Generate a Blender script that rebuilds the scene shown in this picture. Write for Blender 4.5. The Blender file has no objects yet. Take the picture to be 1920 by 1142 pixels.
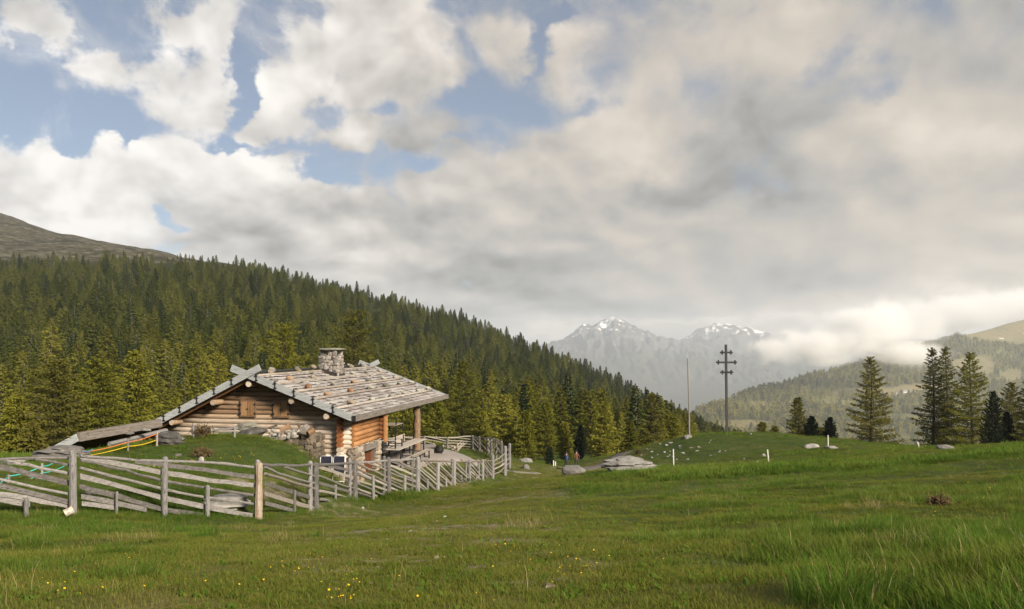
import bpy, bmesh, math, random
import numpy as np
from mathutils import Vector, Matrix, Euler

random.seed(7)
RNG = np.random.default_rng(7)
SC = bpy.context.scene
COL = SC.collection
R = math.radians
F = 1500.0            # focal length of the photograph in its own pixels
CX, HY = 960.0, 650.0  # optical axis and horizon row of the photograph

def at(px, py, d):
    return Vector(((px - CX) / F * d, d, (HY - py) / F * d))

# ------------------------------------------------------------------ camera
cam_data = bpy.data.cameras.new('camera')
cam = bpy.data.objects.new('camera', cam_data)
COL.objects.link(cam)
cam.location = (0, 0, 0)
cam.rotation_euler = (R(90), 0, 0)
cam_data.sensor_width = 36.0
cam_data.lens = 36.0 * F / 1920.0
cam_data.shift_y = (HY - 571.0) / 1920.0
cam_data.clip_start = 0.1
cam_data.clip_end = 60000.0
SC.camera = cam

# ------------------------------------------------------------------ light, exposure
SKY_K = 0.455                            # brightness of the cloud deck at exposure 0
SUN_AZ, SUN_EL = 137.0, 27.0          # degrees, clockwise from the view axis
sun_dir = Vector((math.sin(R(SUN_AZ)) * math.cos(R(SUN_EL)), math.cos(R(SUN_AZ)) * math.cos(R(SUN_EL)), math.sin(R(SUN_EL))))
sl = bpy.data.lights.new('sun', 'SUN')
sl.energy = 3.8
sl.angle = R(11.0)
sl.color = (1.0, 0.88, 0.73)
sun = bpy.data.objects.new('sun', sl)
COL.objects.link(sun)
sun.location = (60, -40, 60)
sun.rotation_euler = (-sun_dir).to_track_quat('-Z', 'Y').to_euler()
SC.view_settings.view_transform = 'Standard'
SC.view_settings.look = 'None'
SC.view_settings.exposure = 1.27
SC.view_settings.gamma = 1.0
SC.view_settings.use_curve_mapping = False
SC.render.engine = 'CYCLES'
SC.cycles.max_bounces = 14
SC.cycles.diffuse_bounces = 3
SC.cycles.glossy_bounces = 1
SC.cycles.transmission_bounces = 3
SC.cycles.transparent_max_bounces = 14
SC.cycles.volume_bounces = 12
SC.cycles.use_denoising = True
SC.cycles.caustics_reflective = False
SC.cycles.caustics_refractive = False

# ------------------------------------------------------------------ node helper
class NT:
    def __init__(s, tree):
        s.t = tree; s.n = tree.nodes; s.l = tree.links
    def node(s, typ, **kw):
        n = s.n.new(typ)
        for k, v in kw.items(): setattr(n, k, v)
        return n
    def put(s, sock, v):
        if isinstance(v, bpy.types.NodeSocket): s.l.new(v, sock)
        elif v is not None: sock.default_value = v
    def math(s, op, a, b=None, c=None, clamp=False):
        n = s.node('ShaderNodeMath', operation=op, use_clamp=clamp)
        s.put(n.inputs[0], a); s.put(n.inputs[1], b)
        if c is not None: s.put(n.inputs[2], c)
        return n.outputs[0]
    def vmath(s, op, a, b=None, scale=None):
        n = s.node('ShaderNodeVectorMath', operation=op)
        s.put(n.inputs[0], a)
        if b is not None: s.put(n.inputs[1], b)
        if scale is not None: s.put(n.inputs['Scale'], scale)
        return n.outputs['Value'] if op in ('DOT_PRODUCT', 'LENGTH', 'DISTANCE') else n.outputs[0]
    def noise(s, vec, scale, detail=4, rough=0.5, dist=0.0, out='Fac', dim='3D'):
        n = s.node('ShaderNodeTexNoise', noise_dimensions=dim)
        s.put(n.inputs['Vector'], vec); n.inputs['Scale'].default_value = scale
        n.inputs['Detail'].default_value = detail; n.inputs['Roughness'].default_value = rough
        n.inputs['Distortion'].default_value = dist
        return n.outputs[out]
    def ramp(s, fac, stops, interp='LINEAR'):
        n = s.node('ShaderNodeValToRGB'); cr = n.color_ramp; cr.interpolation = interp
        while len(cr.elements) > len(stops): cr.elements.remove(cr.elements[-1])
        while len(cr.elements) < len(stops): cr.elements.new(0.5)
        for e, (p, c) in zip(cr.elements, stops):
            e.position = p; e.color = (*c, 1) if len(c) == 3 else c
        s.put(n.inputs[0], fac)
        return n.outputs[0]
    def smooth(s, v, a, b, lo=0.0, hi=1.0):
        n = s.node('ShaderNodeMapRange', interpolation_type='SMOOTHSTEP')
        s.put(n.inputs[0], v)
        for i, x in zip((1, 2, 3, 4), (a, b, lo, hi)): s.put(n.inputs[i], x)
        return n.outputs[0]
    def mix(s, f, a, b, blend='MIX'):
        n = s.node('ShaderNodeMix', data_type='RGBA', blend_type=blend)
        s.put(n.inputs[0], f); s.put(n.inputs[6], a if not isinstance(a, tuple) else (*a, 1)[:4]); s.put(n.inputs[7], b if not isinstance(b, tuple) else (*b, 1)[:4])
        return n.outputs[2]
    def mixf(s, f, a, b):
        n = s.node('ShaderNodeMix', data_type='FLOAT')
        s.put(n.inputs[0], f); s.put(n.inputs[2], a); s.put(n.inputs[3], b)
        return n.outputs[0]

# ------------------------------------------------------------------ sky with clouds
def ang(px, py):
    dx, dz = (px - CX) / F, (HY - py) / F
    return math.atan2(dx, 1.0), math.atan2(dz, math.hypot(1.0, dx))

COVER = [  # sky cover: photo px, py, half-width, half-height, amount
    (75, 165, 95, 44, -.50), (222, 50, 54, 64, -.55), (20, 160, 60, 44, -.30), (140, 232, 90, 22, -.40), (432, 190, 24, 60, -.50),
    (470, 266, 70, 18, -.50), (580, 316, 60, 18, -.55), (640, 208, 120, 20, -.16), (430, 105, 30, 34, -.30), (1012, 85, 22, 66, -.50), (1050, 20, 30, 16, -.40),
    (885, 172, 60, 24, -.20), (775, 292, 60, 11, -.30), (1575, 120, 66, 34, -.30), (1615, 180, 56, 26, -.26),
    (325, 392, 50, 13, -.36), (1090, 205, 60, 18, -.22), (232, 270, 16, 44, -.40), (855, 250, 30, 12, -.26), (960, 195, 30, 20, -.20),
    (50, 30, 150, 78, .55), (285, 155, 125, 80, .52), (85, 320, 150, 95, .55), (410, 306, 150, 54, .50), (650, 90, 200, 110, .34),
    (642, 246, 62, 28, .55), (495, 200, 50, 46, .36), (740, 160, 100, 70, .32), (370, 58, 34, 20, .45), (330, 20, 60, 20, .25), (790, 240, 70, 30, .3),
    (1500, 260, 520, 330, .42), (520, 450, 420, 80, .55), (1050, 480, 420, 150, .50), (900, 600, 900, 60, .5), (830, 350, 190, 60, .40),
    (1250, 60, 180, 80, .30), (1850, 380, 260, 200, .45), (1850, 130, 200, 120, .25), (935, 55, 60, 44, .30), (1040, 300, 110, 60, .3),
]
SHADE = [  # brightness of the clouds
    (90, 320, 130, 95, .30), (60, 30, 110, 60, .16), (285, 150, 110, 70, .20), (390, 296, 130, 34, .16), (650, 90, 190, 100, .05), (642, 240, 55, 22, .12),
    (140, 425, 160, 30, .24), (320, 400, 60, 20, .12), (1050, 240, 160, 70, .07), (1120, 170, 140, 60, .05), (1500, 215, 200, 60, -.12), (1380, 290, 180, 46, -.14), (1260, 365, 140, 38, -.19),
    (1650, 350, 220, 36, -.13), (1780, 270, 140, 50, .05), (1560, 262, 100, 30, .08), (1300, 500, 520, 50, -.09), (1800, 90, 220, 80, -.09), (500, 400, 130, 36, -.18), (900, 440, 250, 40, -.09),
    (1020, 618, 90, 14, .20), (1290, 602, 240, 8, .18), (1780, 585, 260, 40, .20), (1560, 610, 140, 30, .12), (760, 530, 300, 40, -.10), (1000, 570, 300, 22, -.11), (1180, 300, 60, 40, .10), (1330, 120, 160, 40, .06),
]
world = bpy.data.worlds.new('World')
SC.world = world
world.use_nodes = True
w = NT(world.node_tree)
w.n.clear()
w_out = w.node('ShaderNodeOutputWorld')
tc = w.node('ShaderNodeTexCoord')
dirv = w.vmath('NORMALIZE', tc.outputs['Generated'])
sx = w.node('ShaderNodeSeparateXYZ'); w.put(sx.inputs[0], dirv)
X, Y, Z = sx.outputs
az = w.math('ARCTAN2', X, Y)
el = w.math('ARCSINE', Z)
elc = w.math('MAXIMUM', el, 0.0)
g_el = w.math('SUBTRACT', elc, w.math('MULTIPLY', 0.22, w.math('POWER', 2.718, w.math('MULTIPLY', elc, -9.0))))    # layers close up towards the horizon
cq = w.node('ShaderNodeCombineXYZ')
w.put(cq.inputs[0], X); w.put(cq.inputs[1], Y); w.put(cq.inputs[2], g_el)
q = w.vmath('SCALE', cq.outputs[0], scale=1.75)
warp = w.noise(q, 2.6, 2, 0.5, out='Color')
qw = w.vmath('ADD', q, w.vmath('SCALE', w.vmath('SUBTRACT', warp, (0.5, 0.5, 0.5)), scale=0.16))
ae = w.node('ShaderNodeCombineXYZ'); w.put(ae.inputs[0], az); w.put(ae.inputs[1], el)
# the cloud outlines wander around the large layout
wob = w.vmath('SCALE', w.vmath('SUBTRACT', w.noise(q, 6.0, 5, 0.6, out='Color'), (0.5, 0.5, 0.5)), scale=0.14)
aew = w.vmath('ADD', ae.outputs[0], w.vmath('MULTIPLY', wob, (1.0, 0.75, 0.0)))

def blobs(vec, lst):
    acc = None
    for px, py, rx, ry, a in lst:
        a0, e0 = ang(px, py); a1, e1 = ang(px + rx, py); a2, e2 = ang(px, py - ry)
        v = w.vmath('MULTIPLY', w.vmath('SUBTRACT', vec, (a0, e0, 0)), (1 / max(abs(a1 - a0), 1e-4), 1 / max(abs(e2 - e0), 1e-4), 0))
        g = w.math('POWER', 0.42, w.vmath('DOT_PRODUCT', v, v))
        acc = w.math('MULTIPLY', g, a) if acc is None else w.math('MULTIPLY_ADD', g, a, acc)
    return acc

def ridged(vec, scale, detail):
    n = w.node('ShaderNodeTexNoise', noise_dimensions='3D', noise_type='RIDGED_MULTIFRACTAL', normalize=True)
    w.put(n.inputs['Vector'], vec); n.inputs['Scale'].default_value = scale; n.inputs['Detail'].default_value = detail
    n.inputs['Roughness'].default_value = 0.5; n.inputs['Offset'].default_value = 0.9; n.inputs['Gain'].default_value = 1.0
    return n.outputs[0]
NA = w.noise(qw, 3.4, 9, 0.60)
LO0 = w.noise(qw, 3.2, 4, 0.52)
LO1 = w.noise(w.vmath('ADD', qw, (0.022, -0.01, 0.045)), 3.2, 4, 0.52)   # the same field a step towards the zenith and the sun
puff = w.math('SUBTRACT', 1.0, ridged(qw, 5.5, 5))
N0 = w.math('ADD', NA, w.math('MULTIPLY', w.math('SUBTRACT', puff, 0.6), 0.12))
right = w.smooth(az, -0.30, 0.22)          # ragged cumulus on the left, a soft closed deck on the right
deck = blobs(aew, [(a_, b_, c_, d_, k_ * (0.95 if k_ > 0 else 1.2)) for a_, b_, c_, d_, k_ in COVER])
cov = w.math('ADD', w.math('ADD', w.math('MULTIPLY', w.math('SUBTRACT', N0, 0.5), w.mixf(right, 2.6, 1.5)), 0.44), deck)
mask = w.smooth(cov, w.mixf(right, 0.36, 0.26), w.mixf(right, 0.70, 0.78))
wisp = w.math('MULTIPLY', w.smooth(w.noise(q, 8.0, 6, 0.62, 0.8), 0.45, 0.78), 0.45)
mask = w.math('MAXIMUM', mask, w.math('MULTIPLY', wisp, w.smooth(cov, -0.1, 0.45)))
relief = w.math('MULTIPLY', w.math('SUBTRACT', LO0, LO1), w.mixf(right, 2.2, 0.9))
fine = w.math('MULTIPLY', w.math('SUBTRACT', N0, 0.5), w.mixf(right, 0.22, 0.10))
big = w.math('MULTIPLY', w.math('SUBTRACT', w.noise(q, 1.6, 3, 0.5), 0.5), 0.50)
thick = w.math('MULTIPLY', w.smooth(cov, 0.9, 1.6), -0.10)
b = w.math('ADD', w.math('ADD', w.math('ADD', w.mixf(right, 0.62, 0.56), w.math('ADD', relief, fine)), w.math('ADD', big, thick)), blobs(aew, [(a_, b_, c_, d_, k_ * (1.35 if a_ > 1000 else 1.0)) for a_, b_, c_, d_, k_ in SHADE]))
b = w.math('MINIMUM', w.math('MAXIMUM', b, 0.24), 0.98)
warm = w.smooth(az, -0.45, 0.25)
tint = w.mix(w.smooth(b, 0.32, 0.62), (1.0, 0.985, 0.95), w.mix(warm, (1.0, 0.965, 0.925), (1.0, 0.895, 0.775)))
ccol = w.vmath('SCALE', tint, scale=w.math('MULTIPLY', b, SKY_K))
sky = w.node('ShaderNodeTexSky', sky_type='NISHITA')
sky.sun_disc = False
sky.sun_elevation = R(SUN_EL); sky.sun_rotation = R(SUN_AZ)
sky.altitude = 2000.0
veil = w.mix(0.36, w.vmath('SCALE', sky.outputs[0], scale=0.105 * SKY_K), (0.36 * SKY_K, 0.37 * SKY_K, 0.38 * SKY_K))
final = w.mix(w.smooth(Z, -0.03, -0.002), (0.10, 0.11, 0.10), w.mix(mask, veil, ccol))
bg = w.node('ShaderNodeBackground'); w.put(bg.inputs[0], final); bg.inputs[1].default_value = 1.0
w.l.new(bg.outputs[0], w_out.inputs[0])
world.cycles.sampling_method = 'MANUAL'
world.cycles.sample_map_resolution = 512

# ------------------------------------------------------------------ small noise toolkit
def _h(ix, iy, s):
    n = (ix.astype(np.int64) * 374761393 + iy.astype(np.int64) * 668265263 + s * 1442695041) & 0x7fffffff
    n = ((n ^ (n >> 13)) * 1274126177) & 0x7fffffff
    return ((n ^ (n >> 16)) & 0xffff) / 65535.0
def vnoise(x, y, s=0):
    x = np.asarray(x, float); y = np.asarray(y, float)
    ix, iy = np.floor(x), np.floor(y); fx, fy = x - ix, y - iy
    fx = fx * fx * (3 - 2 * fx); fy = fy * fy * (3 - 2 * fy)
    a, b_, c, d = _h(ix, iy, s), _h(ix + 1, iy, s), _h(ix, iy + 1, s), _h(ix + 1, iy + 1, s)
    return (a * (1 - fx) + b_ * fx) * (1 - fy) + (c * (1 - fx) + d * fx) * fy
def fbm(x, y, s=0, octs=4, gain=0.5):
    t = 0; a = 1; n = 0
    for o in range(octs):
        t = t + a * vnoise(np.asarray(x) * 2 ** o, np.asarray(y) * 2 ** o, s + o); n += a; a *= gain
    return t / n
def sstep(v, a, b):
    t = np.clip((np.asarray(v, float) - a) / (b - a), 0, 1); return t * t * (3 - 2 * t)

# ------------------------------------------------------------------ terrain functions
HD = np.array([95, 150, 240, 300, 370, 460, 580, 730, 900, 1100, 1400, 1800, 2300.])
HT = {
    -700: [846, 770, 650, 590, 545, 490, 450, 425, 400, 380, 360, 350, 350],
    0: [858, 790, 672, 625, 582, 532, 494, 466, 440, 415, 398, 420, 460],
    200: [858, 788, 668, 622, 580, 530, 493, 474, 462, 455, 475, 500, 530],
    300: [858, 786, 664, 620, 578, 530, 496, 482, 473, 482, 500, 530, 560],
    450: [858, 788, 676, 632, 592, 545, 510, 496, 506, 530, 560, 590, 620],
    600: [860, 792, 696, 656, 620, 576, 542, 552, 580, 610, 640, 670, 700],
    800: [862, 806, 742, 712, 680, 636, 600, 606, 640, 670, 700, 730, 760],
    1000: [866, 828, 788, 764, 738, 700, 667, 668, 700, 730, 760, 780, 800],
    1200: [872, 850, 826, 812, 794, 772, 754, 750, 772, 790, 800, 820, 840],
    1360: [874, 862, 852, 847, 842, 837, 830, 824, 822, 836, 850, 860, 870],
    1480: [876, 870, 868, 868, 868, 868, 868, 868, 868, 868, 870, 880, 890],
    1700: [872, 872, 873, 874, 875, 876, 877, 878, 879, 880, 885, 890, 895],
    2600: [860, 872, 873, 874, 875, 876, 877, 878, 879, 880, 885, 890, 895],
}
HPX = np.array(sorted(HT)); HTAB = np.array([HT[k] for k in sorted(HT)], float)
def hill_py(px, d):
    px = np.clip(px, HPX[0], HPX[-1]); d = np.clip(d, HD[0], HD[-1])
    px, d = np.broadcast_arrays(px, d)
    i = np.clip(np.searchsorted(HPX, px, side='right') - 1, 0, len(HPX) - 2)
    t = (px - HPX[i]) / (HPX[i + 1] - HPX[i])
    j = np.clip(np.searchsorted(HD, d, side='right') - 1, 0, len(HD) - 2)
    s = (d - HD[j]) / (HD[j + 1] - HD[j])
    return (HTAB[i, j] * (1 - t) + HTAB[i + 1, j] * t) * (1 - s) + (HTAB[i, j + 1] * (1 - t) + HTAB[i + 1, j + 1] * t) * s
def hill_z(x, y):
    x = np.asarray(x, float); y = np.maximum(np.asarray(y, float), 60.0)
    px = CX + F * x / y
    z = (HY - hill_py(px, y)) / F * y
    a = np.clip((y - 150) / 400, 0, 1)
    return z + (fbm(x / 60, y / 60, 11, 4) - 0.5) * 16 * a + (fbm(x / 9, y / 9, 15, 3) - 0.5) * 2.2 * a

FENCE = [(-60, 968, 17.4), (137, 966, 18.5), (308, 967, 20.2), (485, 972, 21.5), (592, 957, 25.5), (666, 940, 29.5), (729, 931, 32.2), (783, 924, 35), (821, 921, 37.6),
         (852, 915, 40.2), (880, 908, 43), (905, 904, 45.5), (924, 899, 47.5)]
CTRL = [(-100, 1142, 5.2), (480, 1142, 5.2), (960, 1142, 5.0), (1440, 1142, 4.6), (2020, 1142, 4.0), (0, 1060, 8.3), (250, 1050, 9), (640, 1000, 14), (960, 1000, 12),
        (960, 940, 22), (960, 905, 36), (1300, 1000, 11.5), (1300, 930, 22), (1250, 880, 42), (1600, 1000, 10.5), (1600, 930, 19), (1600, 870, 36), (1440, 868, 50), (1553, 841, 59),
        (1600, 827, 70), (1920, 1015, 8), (1920, 930, 15), (1920, 870, 26), (1920, 834, 42), (1363, 813, 75), (1290, 819, 72), (1450, 816, 78), (1700, 838, 68), (1800, 842, 60), (1870, 836, 52),
        (1263, 878, 42), (1180, 886, 48), (1060, 889, 45), (1105, 882, 60), (1140, 863, 73), (1215, 838, 72), (1085, 880, 72), (1040, 881, 56), (985, 876, 55),
        (300, 870, 27), (160, 857, 30), (430, 832, 35), (503, 829, 33.5), (560, 845, 32.4), (587, 862, 31.6), (400, 900, 24), (250, 905, 22.5), (560, 890, 28), (610, 912, 31.5), (635, 908, 33.5), (650, 908, 36), (720, 880, 40.5), (695, 895, 38),
        (790, 853, 46), (850, 853, 50), (890, 846, 60), (790, 846, 60), (760, 880, 39), (820, 872, 42), (880, 866, 46), (100, 852, 45), (0, 858, 45), (-100, 880, 30), (0, 885, 24), (300, 850, 60), (500, 850, 60), (60, 862, 33)]
pts = [tuple(at(*c)) for c in FENCE + CTRL]
for px in (-250, 0, 300, 600, 800, 1000, 1200, 1360, 1500, 1700, 1950, 2250):
    for d in (98, 118):
        x = (px - CX) / F * d
        pts.append((x, d, float((HY - hill_py(np.array(px), np.array(d))) / F * d)))
pts += [(-45, 5, -2.2), (-60, 30, -4.5), (50, 5, 1.8), (62, 30, -1.2), (0, -14, -0.6), (-40, -20, -0.8), (40, -20, 2.0), (-80, 70, -9), (85, 70, -6), (8, 0.5, -1.45), (-8, 0.5, -1.65)]
PT = np.array(pts)
def _U(r2): return r2 * np.log(r2 + 1e-9) * 0.5
_n = len(PT); _A = np.zeros((_n + 3, _n + 3))
_d2 = ((PT[:, None, :2] - PT[None, :, :2]) ** 2).sum(-1)
_A[:_n, :_n] = _U(_d2) + np.eye(_n) * 0.6
_A[:_n, _n] = 1; _A[:_n, _n + 1:] = PT[:, :2]; _A[_n, :_n] = 1; _A[_n + 1:, :_n] = PT[:, :2].T
_W = np.linalg.solve(_A, np.concatenate([PT[:, 2], np.zeros(3)]))
def tps(x, y):
    x = np.asarray(x, float); y = np.asarray(y, float); sh = x.shape
    x = x.ravel(); y = y.ravel(); out = np.zeros(len(x))
    for k in range(0, len(x), 20000):
        xx, yy = x[k:k + 20000], y[k:k + 20000]
        out[k:k + 20000] = _U((xx[:, None] - PT[None, :, 0]) ** 2 + (yy[:, None] - PT[None, :, 1]) ** 2) @ _W[:_n] + _W[_n] + _W[_n + 1] * xx + _W[_n + 2] * yy
    return out.reshape(sh)
TRACK = np.array([(at(p, 650, d).x, d) for p, d in ((560, 4.8), (640, 9.6), (760, 16), (900, 28), (1000, 40), (1060, 50), (1100, 60), (1140, 74))])
def track_dist(x, y):
    x = np.asarray(x, float); y = np.asarray(y, float); best = np.full(x.shape, 1e9)
    for (ax, ay), (bx, by) in zip(TRACK[:-1], TRACK[1:]):
        t = np.clip(((x - ax) * (bx - ax) + (y - ay) * (by - ay)) / ((bx - ax) ** 2 + (by - ay) ** 2), 0, 1)
        best = np.minimum(best, np.hypot(x - ax - t * (bx - ax), y - ay - t * (by - ay)))
    return best
def ground(x, y):
    x = np.asarray(x, float); y = np.asarray(y, float)
    z = tps(x, y)
    rough = 1 - 0.75 * np.exp(-(track_dist(x, y) / 3.0) ** 2)
    z = z + ((fbm(x / 2.2, y / 2.2, 3, 3) - 0.5) * 0.30 + (fbm(x / 0.6, y / 0.6, 5, 2) - 0.5) * 0.09) * rough
    m = sstep(y, 96, 124)
    return z * (1 - m) + hill_z(x, y) * m if np.any(m > 0) else z
def gz(x, y): return float(ground(np.array([x]), np.array([y]))[0])
def hit(px, py, d0=4.0, d1=130.0):
    d = np.geomspace(d0, d1, 700)
    zz = ground((px - CX) / F * d, d); zr = (HY - py) / F * d
    k = np.argmax(zr < zz)
    d = d[k] if zr[k] < zz[k] else d1
    return Vector(((px - CX) / F * d, d, gz((px - CX) / F * d, d)))

# ------------------------------------------------------------------ materials
def mat(name):
    m = bpy.data.materials.new(name); m.use_nodes = True
    t = NT(m.node_tree); t.bsdf = m.node_tree.nodes['Principled BSDF']
    t.bsdf.inputs['Roughness'].default_value = 0.85
    t.bsdf.inputs['Specular IOR Level'].default_value = 0.25
    return m, t
def bump(t, height, strength=0.4, dist=0.02):
    n = t.node('ShaderNodeBump'); n.inputs['Strength'].default_value = strength; n.inputs['Distance'].default_value = dist
    t.put(n.inputs['Height'], height); t.l.new(n.outputs[0], t.bsdf.inputs['Normal'])
def obj_rand(t): return t.node('ShaderNodeObjectInfo').outputs['Random']
def isl_rand(t): return t.node('ShaderNodeNewGeometry').outputs['Random Per Island']
def wpos(t): return t.node('ShaderNodeNewGeometry').outputs['Position']
def ocoord(t): return t.node('ShaderNodeTexCoord').outputs['Object']
def wood(name, cols, stretch=(1, 1, 1), rand='obj', knots=True, bumpy=0.9):
    m, t = mat(name)
    c = t.node('ShaderNodeMapping'); t.put(c.inputs[0], ocoord(t)); c.inputs['Scale'].default_value = stretch
    r = obj_rand(t) if rand == 'obj' else isl_rand(t)
    off = t.node('ShaderNodeCombineXYZ'); t.put(off.inputs[0], t.math('MULTIPLY', r, 37.0)); t.put(off.inputs[1], t.math('MULTIPLY', r, 91.0))
    v = t.vmath('ADD', c.outputs[0], off.outputs[0])
    n = t.noise(v, 3.0, 6, 0.62, 0.4)
    fac = t.math('ADD', t.math('MULTIPLY', n, 0.9), t.math('MULTIPLY', t.math('SUBTRACT', r, 0.5), 0.45))
    col = t.ramp(fac, [(0.18 + 0.62 * i / (len(cols) - 1), k) for i, k in enumerate(cols)])
    if knots:
        vo = t.node('ShaderNodeTexVoronoi'); t.put(vo.inputs['Vector'], v); vo.inputs['Scale'].default_value = 1.6
        k = t.smooth(vo.outputs['Distance'], 0.05, 0.16)
        col = t.mix(k, tuple(x * 0.45 for x in cols[0]), col)
    crack = t.smooth(t.noise(v, 9.0, 3, 0.7), 0.30, 0.42)
    col = t.mix(t.math('ADD', t.math('MULTIPLY', crack, 0.55), 0.45), tuple(x * 0.4 for x in cols[0]), col)
    t.put(t.bsdf.inputs['Base Color'], col)
    bump(t, t.math('ADD', n, t.math('MULTIPLY', crack, 0.6)), bumpy, 0.02)
    return m
def stone_mat(name, cols, lichen=None, scale=3.0, rand='obj'):
    m, t = mat(name)
    r = obj_rand(t) if rand == 'obj' else isl_rand(t)
    off = t.node('ShaderNodeCombineXYZ'); t.put(off.inputs[0], t.math('MULTIPLY', r, 53.0))
    v = t.vmath('ADD', ocoord(t), off.outputs[0])
    n = t.noise(v, scale, 8, 0.65, 0.3)
    fac = t.math('ADD', t.math('MULTIPLY', n, 0.8), t.math('MULTIPLY', t.math('SUBTRACT', r, 0.4), 0.8))
    col = t.ramp(fac, [(0.1 + 0.8 * i / (len(cols) - 1), k) for i, k in enumerate(cols)])
    if lichen:
        l = t.smooth(t.noise(v, scale * 2.3, 6, 0.7), 0.55, 0.68)
        col = t.mix(t.math('MULTIPLY', l, 0.7), col, lichen)
    t.put(t.bsdf.inputs['Base Color'], col)
    bump(t, t.noise(v, scale * 3, 8, 0.7), 0.7, 0.04)
    return m
def plain(name, col, rough=0.7, metal=0.0, var=0.25, scale=6.0):
    m, t = mat(name)
    n = t.noise(ocoord(t), scale, 5, 0.6)
    t.put(t.bsdf.inputs['Base Color'], t.mix(n, tuple(c * (1 - var) for c in col), tuple(min(1, c * (1 + var)) for c in col)))
    t.bsdf.inputs['Roughness'].default_value = rough; t.bsdf.inputs['Metallic'].default_value = metal
    return m

M = {}
M['grey_wood'] = wood('weathered_grey_wood', [(.085, .08, .074), (.175, .167, .158), (.27, .26, .248)], (5, 5, 1.2))
M['rail_wood'] = wood('weathered_rail_wood', [(.08, .073, .066), (.165, .154, .143), (.265, .25, .233)], (1.2, 4, 6))
M['pale_rail'] = wood('pale_rail_wood', [(.125, .105, .085), (.235, .21, .18), (.345, .32, .285)], (1.2, 4, 6))
M['stripped_post'] = wood('stripped_post_wood', [(.13, .075, .038), (.26, .19, .125), (.36, .32, .28)], (5, 5, 0.8))
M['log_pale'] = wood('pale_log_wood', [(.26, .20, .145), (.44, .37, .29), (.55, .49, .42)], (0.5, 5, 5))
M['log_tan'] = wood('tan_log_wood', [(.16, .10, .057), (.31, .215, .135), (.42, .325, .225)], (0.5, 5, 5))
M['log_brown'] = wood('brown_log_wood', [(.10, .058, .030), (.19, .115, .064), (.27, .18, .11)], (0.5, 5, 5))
M['log_orange'] = wood('orange_log_wood', [(.16, .07, .024), (.30, .145, .055), (.40, .22, .10)], (5, 0.5, 5))
M['log_dark'] = wood('dark_orange_wood', [(.10, .035, .012), (.20, .07, .022), (.27, .11, .04)], (5, 0.8, 3))
M['board_grey'] = wood('silver_grey_board', [(.20, .21, .21), (.32, .335, .335), (.42, .43, .42)], (0.6, 4, 6))
M['beam_brown'] = wood('grey_brown_beam', [(.12, .105, .09), (.21, .185, .16), (.30, .27, .24)], (5, 0.6, 6))
M['shingle'] = wood('weathered_shingle', [(.17, .15, .135), (.34, .315, .295), (.50, .475, .45)], (3, 1.0, 3), rand='isl', knots=False)
M['pole_wood'] = wood('roof_pole_wood', [(.17, .14, .115), (.30, .27, .23), (.40, .37, .33)], (4, 0.6, 4))
M['under'] = wood('roof_underside', [(.10, .05, .02), (.19, .10, .045), (.26, .15, .07)], (3, 0.6, 3))
M['shutter'] = wood('shutter_wood', [(.15, .08, .035), (.25, .145, .07), (.32, .20, .105)], (7, 3, 0.6))
M['door'] = wood('cellar_door_wood', [(.06, .020, .010), (.11, .036, .015), (.15, .055, .022)], (6, 6, 0.6))
M['iron'] = plain('black_iron', (.018, .017, .016), 0.55)
M['flash'] = plain('dark_flashing', (.035, .028, .025), 0.6)
M['wall_stone'] = stone_mat('wall_stone', [(.12, .095, .07), (.24, .20, .15), (.36, .31, .25), (.30, .20, .12)], (.40, .39, .34))
M['wall_brown'] = stone_mat('brown_wall_stone', [(.055, .045, .034), (.125, .10, .072), (.20, .165, .12)], (.22, .20, .15))
M['mortar'] = stone_mat('mortar', [(.09, .08, .065), (.14, .125, .10), (.19, .17, .14)], scale=8)
M['chim_stone'] = stone_mat('chimney_stone', [(.10, .09, .08), (.21, .195, .175), (.34, .32, .29), (.19, .135, .10)], (.5, .48, .44), scale=6)
M['rock'] = stone_mat('grey_rock', [(.065, .06, .054), (.135, .127, .115), (.22, .21, .19)], (.27, .265, .23), scale=2.2)
M['rock_orange'] = stone_mat('rust_rock', [(.13, .06, .03), (.24, .12, .06), (.29, .20, .13)], (.42, .38, .30), scale=5)
M['rock_tan'] = stone_mat('tan_rock', [(.13, .10, .07), (.23, .19, .14), (.33, .285, .23)], (.45, .42, .33), scale=5)
M['rock_green'] = stone_mat('lichen_rock', [(.13, .125, .10), (.22, .21, .17), (.33, .32, .27)], (.27, .29, .16), scale=5)
M['rock_white'] = stone_mat('pale_rock', [(.13, .12, .108), (.22, .21, .19), (.31, .295, .27)], (.38, .37, .30), scale=5)
M['gravel'] = stone_mat('gravel', [(.12, .10, .085), (.22, .195, .17), (.34, .31, .28)], scale=9)
M['navy'] = plain('navy_fabric', (.010, .011, .022), 0.8)
M['white_metal'] = plain('white_tube', (.62, .62, .62), 0.4, 0.2, 0.05)
M['bench_wood'] = wood('bench_plank', [(.24, .20, .155), (.36, .32, .27), (.46, .42, .37)], (0.8, 5, 5))
M['white_paint'] = plain('white_stake', (.50, .485, .455), 0.6, 0, 0.12)
M['cross_wood'] = wood('dark_cross_wood', [(.022, .022, .022), (.038, .038, .037), (.058, .057, .054)], (6, 6, 0.7), knots=False)
M['pole_grey'] = wood('grey_pole', [(.14, .125, .105), (.22, .20, .175), (.30, .28, .25)], (6, 6, 0.4), knots=False)
M['rope_orange'] = plain('orange_rope', (.60, .16, .05), 0.7)
M['rope_yellow'] = plain('yellow_rope', (.62, .43, .03), 0.7)
M['rope_blue'] = plain('blue_rope', (.05, .22, .42), 0.7)
M['rope_teal'] = plain('teal_rope', (.06, .42, .40), 0.7)
M['bark'] = wood('bark', [(.035, .028, .022), (.075, .06, .048), (.14, .12, .10)], (5, 5, 1), knots=False)
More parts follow.
